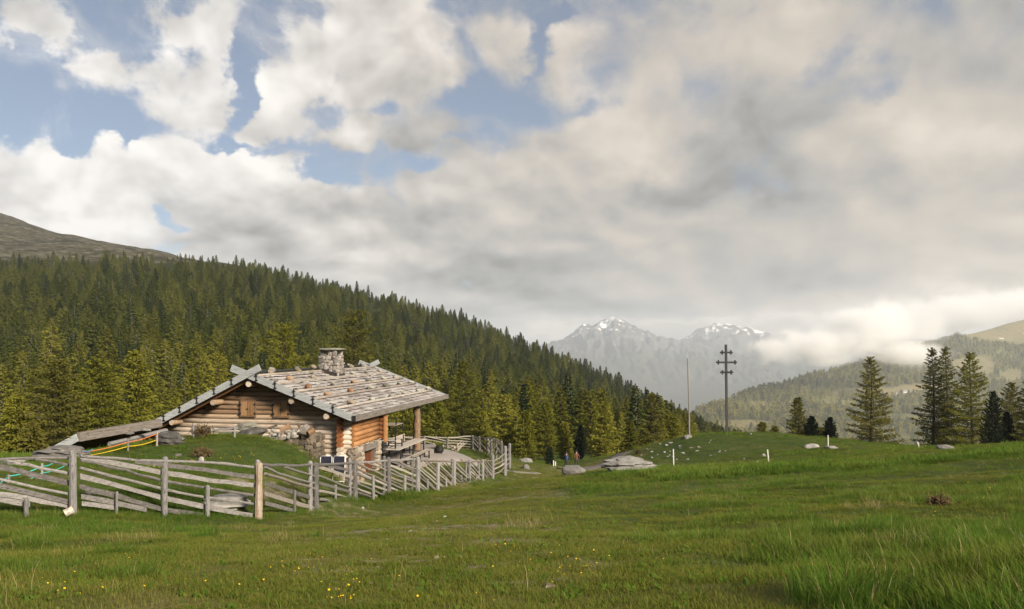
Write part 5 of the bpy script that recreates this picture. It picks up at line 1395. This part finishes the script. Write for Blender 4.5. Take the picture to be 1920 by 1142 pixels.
for (pa, da, ya), (pb, db, yb) in zip(G[1:][::-1][:-1], G[1:][::-1][1:]):
    A = Vector(((pa - CX) / F * da, da, top_z(pa, ya + 30, da))); B = Vector(((pb - CX) / F * db, db, top_z(pb, yb + 30, db)))
    slanted(fD, oD, A, B, 1.15, 1.1, .55, 4, .034)
    rail(fD, oD, [A + Vector((0, 0, 1.08)), B + Vector((0, 0, 1.08))], .036, 'pale_rail', False, .1)
A, B = G[1], G[0]
Hh = [(886, 61.0, 816), (839, 60.0, 820), (796, 59.0, 818), (752, 58.0, 820)]
fE = fence('back run of the pale slanting fence behind the gravel yard', foot(839, 60.0)); oE = foot(839, 60.0)
for px, d, ty_ in Hh:
    q_ = foot(px, d); post(fE, oE, q_.x, q_.y, top_z(px, ty_, d), min(q_.z, top_z(px, ty_, d) - 1.0), .085)
for (pa, da, ya), (pb, db, yb) in zip(Hh[::-1][:-1], Hh[::-1][1:]):
    A = Vector(((pa - CX) / F * da, da, top_z(pa, ya + 28, da))); B = Vector(((pb - CX) / F * db, db, top_z(pb, yb + 28, db)))
    for za in (1.05, .85, .64, .44, .25): 
        rail(fE, oE, [A + Vector((0, 0, za + .04)), A.lerp(B, .5) + Vector((0, 0, za - .08)), B + Vector((0, 0, max(.04, za - .24)))], .034, 'pale_rail', False, .1)
    rail(fE, oE, [A + Vector((0, 0, 1.07)), B + Vector((0, 0, 1.07))], .036, 'pale_rail', False, .12)

# rope enclosure on the mound
STK = [(155, 858, 845, 'thin'), (240, 846, 823, 'pale'), (294, 837, 810, 'rust-topped'), (289, 822, 806, 'short grey'), (328, 816, 799, 'orange'), (363, 823, 795, 'grey'), (379, 801, 787, 'dark'), (400, 800, 787, 'pale short'), (79, 894, 870, 'dark thin'), (16, 906, 890, 'thin grey'), (440, 822, 803, 'grey')]
SP = {}
for px, b2, t_, k in STK:
    p_ = hit(px, b2); e = tag(link('stake', (lambda m_: (m_.rod([(0, 0, -.2), (rg.uniform(-.02, .02), 0, (b2 - t_) / F * p_.y)], [.038, .034], 6, jit=.1, rng=rg), m_.mesh('stake', M['stripped_post' if 'o' in k else 'grey_wood']))[1])(MB()), None, p_),
        f'{k} wooden rope stake ' + {155: 'beside the big boulder', 240: 'holding the yellow rope halfway up the mound', 294: 'standing against the boulder on the mound', 289: 'just behind the boulder stake', 328: 'just above the mound boulder', 363: 'at the left of the brown bush', 379: 'above the brown bush', 400: 'at the end of the blue rope by the hut', 79: 'in the left bay of the fence with teal rope', 16: 'at the left edge with teal rope', 440: 'before the grey flat boulder'}[px], 'stake', 'stakes of the rope enclosure')
    SP[px] = p_
def rope(P, m, lb, r=.014):
    pts_ = []
    for px, py, ref in P:
        d = SP[ref].y if ref in SP else hit(px, py + 14).y
        pts_.append(at(px, py, d))
    b_ = MB(); Q = []
    for a, c in zip(pts_[:-1], pts_[1:]):
        for t in (0, .25, .5, .75): Q.append(a.lerp(c, t) - Vector((0, 0, .05 * math.sin(math.pi * t))))
    Q.append(pts_[-1]); o_ = pts_[0]
    b_.rod([q_ - o_ for q_ in Q], r, 5); tag(link('rope', b_.mesh('rope', M[m]), None, o_), lb, 'rope')
rope([(149, 849, 155), (240, 829, 240), (294, 813, 294), (328, 801, 328)], 'rope_orange', 'long orange rope rising along the shed beam to the orange stake')
rope([(337, 814, 328), (363, 807, 363)], 'rope_orange', 'short orange rope between the boulder and the brown bush')
rope([(139, 858, 155), (240, 837, 240), (294, 825, 294)], 'rope_yellow', 'yellow rope running across the mound to the boulder stake')
rope([(143, 849, 155), (156, 846, 155), (174, 842, 155)], 'rope_blue', 'short blue rope end by the first tall post')
rope([(363, 800, 363), (379, 791, 379), (400, 789, 400)], 'rope_blue', 'blue rope tangled above the brown bush')
rope([(-20, 915, 16), (16, 893, 16), (79, 874, 79), (105, 864, 79)], 'rope_teal', 'upper teal rope in the left bay of the fence')
rope([(-20, 930, 16), (16, 910, 16), (79, 887, 79), (127, 870, 79)], 'rope_teal', 'lower teal rope in the left bay of the fence')
rl = tag(empty('pole_railing', hit(405, 818)), 'low grey pole railing between the brown bush and the flat boulder', 'railing'); o_ = hit(405, 818)
for y0, y1 in ((806, 803), (816, 811)): rail(rl, o_, [at(398, y0, 33.6), at(420, (y0 + y1) / 2, 33.8), at(446, y1, 34)], .055, 'grey_wood', False, 0)
for px in (402, 441): post(rl, o_, at(px, 800, 33.8).x, 33.75, at(px, 800, 33.8).z, at(px, 822, 33.8).z, .035, 'grey_wood', 'stake')

# shrubs
def shrub(px, py, w_px, h_px, lb, seed, name='shrub', fm='shrub', n=420):
    p_ = hit(px, py); wd, ht = w_px / F * p_.y, h_px / F * p_.y; rr = random.Random(seed); S, L = MB(), MB()
    for k in range(34):
        a = rr.uniform(0, 6.28); r = rr.random() ** .5 * wd * .46; e = Vector((math.cos(a) * r, math.sin(a) * r * .7, ht * (1 - (r / wd * 1.7) ** 2) * rr.uniform(.6, 1.05)))
        S.rod([(e.x * .15, e.y * .15, -.05), e * .55, e], [.018, .012, .005], 4, False, rng=rr)
        for j in range(n // 34):
            c = e * rr.uniform(.4, 1.05) + Vector((rr.gauss(0, .07), rr.gauss(0, .07), rr.gauss(0, .05))); d = Vector((rr.gauss(0, 1), rr.gauss(0, 1), rr.gauss(.4, 1))).normalized(); s_ = d.orthogonal().normalized() * .018
            L.add([c - s_, c + s_, c + d * rr.uniform(.08, .17)], [(0, 1, 2)])
    e = tag(empty(name, p_), lb, 'shrub'); link('stems', S.mesh('stems', M['twig']), e); link('foliage', L.mesh('foliage', M[fm]), e)
shrub(380, 820, 44, 26, 'brown bush at the foot of the gable left of the railing', 1)
shrub(380, 858, 54, 17, 'flattened dry juniper in the middle of the mound', 2, 'juniper')
shrub(1763, 948, 40, 9, 'low dark dead twigs by the bare hollow on the right slope', 3, 'dead_shrub')
shrub(1197, 852, 14, 9, 'small dark bush on the knoll slope above the layered outcrop', 4)

# folding chairs
def chair(px, d, lb, rz):
    x = (px - CX) / F * d; zb = gz(x, d); e = tag(empty('folding_chair', (x, d, zb), rz), lb, 'chair', 'folding chairs below the gable')
    zt = (HY - 856) / F * d - zb
    for s in (-1, 1):
        b_ = MB(); b_.rod([(s * .24, -.16, 0), (s * .24, .06, zt * .55), (s * .24, .16, zt - .06), (s * .18, .17, zt)], .017, 6); link('side_tube', b_.mesh('side_tube', M['white_metal'], True), e)
        b_ = MB(); b_.rod([(s * .27, .30, 0), (s * .27, -.02, zt * .50), (s * .27, -.12, zt * .62)], .015, 6); link('leg', b_.mesh('leg', M['white_metal'], True), e)
    b_ = MB(); b_.hexa([(-.225, .0, zt * .40), (.225, .0, zt * .40), (.225, .03, zt * .40), (-.225, .03, zt * .40)], [(-.215, .155, zt - .01), (.215, .155, zt - .01), (.215, .185, zt - .01), (-.215, .185, zt - .01)]); link('backrest', b_.mesh('backrest', M['navy']), e)
    b_ = MB(); b_.hexa([(-.225, -.34, zt * .46), (.225, -.34, zt * .46), (.225, -.01, zt * .40), (-.225, -.01, zt * .40)], [(-.225, -.34, zt * .49), (.225, -.34, zt * .49), (.225, -.01, zt * .43), (-.225, -.01, zt * .43)]); link('seat', b_.mesh('seat', M['navy']), e)
    b_ = MB(); b_.rod([(-.27, .29, .06), (.27, .29, .06)], .013, 6); b_.rod([(-.24, -.15, .12), (.24, -.15, .12)], .013, 6); b_.rod([(-.18, .17, zt), (.18, .17, zt)], .017, 6); link('crossbar', b_.mesh('crossbar', M['white_metal'], True), e)
chair(611, 34.0, 'dark blue folding chair with white frame nearest the retaining wall', .12)
chair(635, 33.4, 'dark blue folding chair with white frame nearer the cellar door', .05)

# garden furniture in the porch
def furn(name, u, v, w_, lb, cat, grp=None): return tag(empty(name, hw(u, v, w_), -TH_H), lb, cat, grp)
def planks(e, u0, u1, v0, v1, z, n, nm='plank', th=.035):
    wd = (u1 - u0) / n
    for k in range(n):
        b_ = MB(); b_.box((u0 + wd * k + .006, v0 + rg.uniform(-.02, .02), z - th), (u0 + wd * (k + 1) - .006, v1 + rg.uniform(-.02, .02), z)); link(nm, b_.mesh(nm, M['bench_wood']), e)
def frame(e, u0, u1, v, z0, z1, nm='leg'):
    for u in (u0, u1):
        b_ = MB(); b_.box((u - .03, v - .03, z0), (u + .03, v + .03, z1)); link(nm, b_.mesh(nm, M['iron']), e)
    b_ = MB(); b_.box((u0 + .03, v - .025, z1 - .05), (u1 - .03, v + .025, z1)); b_.box((u0 + .03, v - .025, z0 + .12), (u1 - .03, v + .025, z0 + .17)); link('frame', b_.mesh('frame', M['iron']), e)
e = furn('garden_table', .75, 7.0, .22, 'long wooden garden table with black legs beside the porch post', 'table')
planks(e, -.36, .36, -2.5, 2.4, .80, 3); frame(e, -.3, .3, -2.1, 0, .762); frame(e, -.3, .3, 2.0, 0, .762); frame(e, -.3, .3, 0, 0, .762)
e = furn('garden_bench', 1.35, 6.6, .0, 'low wooden bench with black legs in front of the long garden table', 'bench')
planks(e, -.16, .16, -1.7, 2.4, .50, 2); frame(e, -.13, .13, -1.4, 0, .464); frame(e, -.13, .13, 2.0, 0, .464); frame(e, -.13, .13, .3, 0, .464)
e = furn('garden_bench', .05, 7.2, .22, 'wooden bench with plank backrest between the long table and the hut wall', 'bench')
planks(e, -.2, .2, -1.9, 2.2, .48, 2); frame(e, -.16, .16, -1.6, 0, .444); frame(e, -.16, .16, 1.9, 0, .444)
for z in (.62, .86):
    b_ = MB(); b_.box((-.27, -1.9, z), (-.235, 2.2, z + .20)); link('backrest', b_.mesh('backrest', M['bench_wood']), e)
for v in (-1.6, 1.9):
    b_ = MB(); b_.box((-.232, v - .03, 0), (-.19, v + .03, 1.04)); link('leg', b_.mesh('leg', M['iron']), e)
for k, (w0, lb) in enumerate(((1.02, 'black-framed wooden bench stacked on the near end of the long table, lower one'), (1.80, 'black-framed wooden bench at the top of the stack on the long table'))):
    e = furn('stacked_bench', .45, 5.25 + .1 * k, w0, lb, 'bench', 'benches stacked in the porch')
    planks(e, -.36, .36, -.5, .7, .42, 2); frame(e, -.36, .36, -.45, 0, .384); frame(e, -.36, .36, .6, 0, .384)
    for u in (-.36, .36):
        b_ = MB(); b_.box((u - .025, -.475, .422), (u + .025, -.425, .74)); link('leg', b_.mesh('leg', M['iron']), e)
    b_ = MB(); b_.box((-.42, -.48, .742), (.42, -.40, .79)); link('frame', b_.mesh('frame', M['iron']), e)
e = furn('garden_bench', 1.0, 4.7, .0, 'short wooden bench with black legs nearest the cellar door', 'bench')
planks(e, -.3, .3, -.5, .6, .46, 2); frame(e, -.26, .26, -.4, 0, .424); frame(e, -.26, .26, .5, 0, .424)
e = furn('plank_pile', 1.75, 6.4, -.05, 'pale planks lying on the ground below the porch benches', 'planks')
for k in range(4):
    b_ = MB(); b_.beam((-.6 + .32 * k, -1.3 + rg.uniform(-.2, .2), .10 + .02 * k), (-.5 + .3 * k, 1.6 + rg.uniform(-.2, .2), .12 + .02 * k), .24, .04, side=(1, 0, 0)); link('plank', b_.mesh('plank', M['bench_wood']), e)
loose(787, 866, 44.6, 26, 26, 'rock_tan', 'brown boulder at the foot of the porch post', 'boulder', 'boulder', sub=3)
p_ = hw(1.35, 11.2, -.05)
e = tag(empty('plant_pot', p_), 'dark round pot with a small plant beside the porch post', 'plant pot')
b_ = MB(); b_.rod([(0, 0, 0), (0, 0, .12), (0, 0, .28), (0, 0, .40), (0, 0, .42)], [.14, .24, .27, .22, .24], 12); link('pot', b_.mesh('pot', M['iron'], True), e)
L = MB(); rr = random.Random(3)
for k in range(70):
    a = rr.uniform(0, 6.28); d = Vector((math.cos(a) * .5, math.sin(a) * .5, rr.uniform(.4, 1))).normalized(); c = Vector((math.cos(a) * .1, math.sin(a) * .1, .42)); s_ = d.orthogonal().normalized() * .03
    L.add([c - s_, c + s_, c + d * rr.uniform(.18, .38)], [(0, 1, 2)])
link('foliage', L.mesh('foliage', M['forest_larch']), e)
p_ = hit(856, 848); S = MB(); rr = random.Random(9)
for k in range(16):
    a = rr.uniform(0, 6.28); e_ = Vector((math.cos(a) * rr.uniform(.3, .85), math.sin(a) * .4, rr.uniform(.15, .75))); S.rod([(rr.uniform(-.1, .1), 0, .05), e_ * .5 + Vector((rr.uniform(-.1, .1), 0, .12)), e_], [.07, .045, .015], 5, True, jit=.1, rng=rr)
tag(link('driftwood', S.mesh('driftwood', M['bench_wood']), None, p_), 'pale branching root ornament on the grass inside the far fence', 'driftwood')

# ================================================================== KNOLL: cross, flagpole, stakes
q_ = hit(1363, 813, 50); D = 75.0; q_ = Vector(((1363 - CX) / F * D, D, gz((1363 - CX) / F * D, D)))
e = tag(empty('summit_cross', q_), 'tall dark weather cross with three crossbars on the knoll', 'cross')
H_ = (HY - 646) / F * D - q_.z; px2 = D / F
b_ = MB(); b_.beam((0, 0, -.4), (-2 * px2, 0, H_), .20, .20, side=(1, 0, 0)); link('post', b_.mesh('post', M['cross_wood']), e)
for y_, hw_, inset in ((661, 12, 4), (679.5, 19.5, 4), (698, 12, 4)):
    z = (HY - y_) / F * D - q_.z; xc = -2 * px2 * z / H_
    b_ = MB(); b_.box((xc - hw_ * px2, -.175, z - .085), (xc + hw_ * px2, -.102, z + .085)); arm = link('crossbar', b_.mesh('crossbar', M['cross_wood']), e)
    for s in (-1, 1):
        xx = xc + s * (hw_ - inset) * px2; b_ = MB(); b_.box((xx - .075, -.235, z - .21), (xx + .075, -.178, z + .21)); link('end_piece', b_.mesh('end_piece', M['cross_wood']), arm)
D = 71.5; xx = (1292.5 - CX) / F * D; zz = gz(xx, D); b_ = MB(); H_ = (HY - 672) / F * D - zz
b_.rod([(0, 0, -.3), (-1.2 * D / F, 0, H_ * .5), (-3.5 * D / F, 0, H_)], [.085, .065, .045], 7); tag(link('flagpole', b_.mesh('flagpole', M['pole_grey']), None, (xx, D, zz)), 'bare thin flagpole standing in a small stone heap on the knoll', 'pole')
for k, (pb, yb, pt, yt, w_, lb) in enumerate(((1263.5, 878, 1262.5, 842, 2.6, 'upright white marker stake nearest the layered outcrop'), (1442, 868, 1439, 843, 2.8, 'short white marker stake leaning left on the middle of the knoll'), (1553, 842, 1552.5, 816, 2.2, 'thin white marker stake in front of the right flat boulder'),
        (1727, 844, 1720, 828, 2.8, 'white marker stake leaning strongly left under the larch pair'), (1157, 887, 1162, 870, 2.6, 'white marker stake leaning against the layered outcrop'))):
    p_ = hit(pb, yb - 1); d = p_.y; t_ = at(pt, yt, d); b_ = MB(); b_.beam((0, 0, -.15), t_ - p_, w_ / F * d * .72, w_ / F * d * .5, side=(1, 0, 0)); tag(link('marker_stake', b_.mesh('marker_stake', M['white_paint']), None, p_), lb, 'stake', 'white marker stakes on the knoll')
p_ = hit(1867, 833); S = MB(); k_ = p_.y / F
S.rod([(0, 0, -.1), (-1.5 * k_, 0, 16 * k_), (-2 * k_, 0, 33 * k_)], [.05, .04, .02], 5); S.rod([(-.5 * k_, 0, 9 * k_), (4 * k_, 0, 1 * k_)], [.03, .02], 4)
S.rod([(-1.5 * k_, 0, 14 * k_), (-5 * k_, 0, 17 * k_)], [.02, .01], 4); S.rod([(-1.5 * k_, 0, 20 * k_), (2 * k_, 0, 24 * k_)], [.02, .01], 4)
tag(link('dead_sapling', S.mesh('dead_sapling', M['stripped_post']), None, p_), 'bare pale dead sapling in front of the larger dark stone pine', 'sapling')
for k, (px, lb) in enumerate(((1038, 'small white trail post left of the hikers, left one'), (1041.5, 'small white trail post left of the hikers, right one'))):
    p_ = hit(px, 874.5); b_ = MB(); hh = (11 if k == 0 else 9) / F * p_.y; b_.box((-.04, -.04, -.2), (.04, .04, hh)); tag(link('trail_post', b_.mesh('trail_post', M['white_paint']), None, p_), lb, 'post')

# ================================================================== HIKERS
def hiker(px, py_top, lb, jacket, pants, pack, seed):
    best = None
    for d in np.arange(66, 104, .5):
        x = (px - CX) / F * d; z = gz(x, d); err = abs((HY - py_top) / F * d - z - 1.74)
        if best is None or err < best[0]: best = (err, x, d, z)
    _, x, d, z = best; print('hiker', px, best)
    e = tag(empty('person', (x, d, z), .3 * (seed - 1)), lb, 'person', 'two hikers on the path')
    J = {'pelvis': (0, 0, .92), 'belly': (0, .01, 1.08), 'chest': (0, .02, 1.30), 'neck': (0, .03, 1.47), 'skull': (0, .06, 1.58), 'crown': (0, .06, 1.70),
         'hl': (-.09, 0, .88), 'kl': (-.10, .10, .50), 'al': (-.10, .06, .09), 'tl': (-.11, .20, .04), 'hr': (.09, 0, .88), 'kr': (.10, .0, .50), 'ar': (.10, -.16, .11), 'tr': (.11, -.04, .05),
         'sl': (-.18, .02, 1.40), 'el': (-.25, .03, 1.13), 'wl': (-.22, .20, .98), 'fl': (-.21, .27, .95), 'sr': (.18, .02, 1.40), 'er': (.25, -.04, 1.13), 'wr': (.24, .10, .95), 'fr': (.24, .17, .91)}
    Rr = {'pelvis': .13, 'belly': .12, 'chest': .145, 'neck': .055, 'skull': .095, 'crown': .07, 'hl': .09, 'kl': .06, 'al': .042, 'tl': .038, 'hr': .09, 'kr': .06, 'ar': .042, 'tr': .038, 'sl': .065, 'el': .045, 'wl': .034, 'fl': .03, 'sr': .065, 'er': .045, 'wr': .034, 'fr': .03}
    K = list(J); E = [('pelvis', 'belly'), ('belly', 'chest'), ('chest', 'neck'), ('neck', 'skull'), ('skull', 'crown'), ('pelvis', 'hl'), ('hl', 'kl'), ('kl', 'al'), ('al', 'tl'), ('pelvis', 'hr'), ('hr', 'kr'), ('kr', 'ar'), ('ar', 'tr'), ('chest', 'sl'), ('sl', 'el'), ('el', 'wl'), ('wl', 'fl'), ('chest', 'sr'), ('sr', 'er'), ('er', 'wr'), ('wr', 'fr')]
    me = bpy.data.meshes.new('body'); me.from_pydata([J[k] for k in K], [(K.index(a), K.index(c)) for a, c in E], [])
    for m_ in (jacket, pants, 'skin', 'iron'): me.materials.append(M[m_])
    o = link('body', me, e); bpy.context.view_layer.objects.active = o
    sm = o.modifiers.new('skin', 'SKIN'); 
    if not me.skin_vertices: me.skin_vertices.new()
    for i, k in enumerate(K): me.skin_vertices[0].data[i].radius = (Rr[k], Rr[k] * (.75 if k in ('chest', 'belly', 'pelvis') else 1)); me.skin_vertices[0].data[i].use_root = (k == 'pelvis')
    ss = o.modifiers.new('smooth', 'SUBSURF'); ss.levels = ss.render_levels = 1
    dg = bpy.context.evaluated_depsgraph_get(); dg.update(); m2 = bpy.data.meshes.new_from_object(o.evaluated_get(dg)); o.modifiers.clear(); o.data = m2; m2.name = 'body'
    for p in m2.polygons:
        c = p.center; p.material_index = 3 if c.z < .12 else (1 if c.z < .95 and abs(c.x) < .19 else (2 if c.z > 1.47 or (abs(c.x) > .19 and c.z < 1.0) else 0))
    m2.polygons.foreach_set('use_smooth', np.ones(len(m2.polygons), bool))
    b_ = MB(); b_.rod([(0, .055, 1.60), (0, .05, 1.68), (0, .05, 1.74)], [.105, .11, .06], 10); link('hat', b_.mesh('hat', M['cloth_dark'], True), e)
    if pack:
        me = rock_mesh(31 + seed, (.17, .12, .27), False, 2, .15); me.materials.append(M[pack]); link('backpack', me, e, (0, -.20, 1.22))
hiker(1062, 859, 'person in dark clothes with a blue backpack, left hiker on the path', 'cloth_dark', 'cloth_dark', 'cloth_blue', 1)
hiker(1081, 855, 'person in a rust-coloured top and dark trousers, right hiker on the path', 'cloth_rust', 'cloth_dark', None, 2)

# ================================================================== FARMS ON THE FAR HILL
def farm(px, py, w_px, lb, rz):
    ts = np.linspace(.2, 1, 400); x_, y_, z_ = far_pos(np.full(400, px), ts); k = int(np.argmin(np.abs(HY - z_ / y_ * F - py)))
    p_ = Vector((float(x_[k]), float(y_[k]), float(z_[k]))); wd = w_px / F * p_.y; e = tag(empty('farmhouse', p_, rz), lb, 'house', 'farmhouses on the far hill')
    dp, hh = wd * .6, wd * .34
    b_ = MB(); b_.box((-wd / 2, -dp / 2, -3), (wd / 2, dp / 2, hh)); link('wall', b_.mesh('wall', M['white_paint']), e)
    b_ = MB()
    for s in (-1, 1): b_.beam((0, s * dp * .30, hh * 1.32), (0.001, s * dp * .30, hh * 1.321), 1, 1) if False else b_.hexa([(-wd * .55, 0, hh * 1.5), (wd * .55, 0, hh * 1.5), (wd * .55, s * dp * .62, hh * .96), (-wd * .55, s * dp * .62, hh * .96)][::s], [(-wd * .55, 0, hh * 1.62), (wd * .55, 0, hh * 1.62), (wd * .55, s * dp * .62, hh * 1.08), (-wd * .55, s * dp * .62, hh * 1.08)][::s])
    link('roof', b_.mesh('roof', M['beam_brown']), e)
    b_ = MB()
    for k2 in range(4): b_.box((-wd * .38 + wd * .22 * k2, -dp / 2 - .15, hh * .35), (-wd * .28 + wd * .22 * k2, -dp / 2 + .1, hh * .7))
    link('window', b_.mesh('window', M['iron']), e)
farm(1696, 736, 9, 'white farmhouse on the far hill, largest of the small cluster behind the larches', .2)
farm(1706, 733, 6, 'small white farmhouse on the far hill just right of the largest one', -.3)
farm(1681, 738, 5, 'small farmhouse at the left end of the cluster on the far hill', .5)
farm(1616, 746, 7, 'white farmhouse on the far hill beside the lone larch trunk', .1)
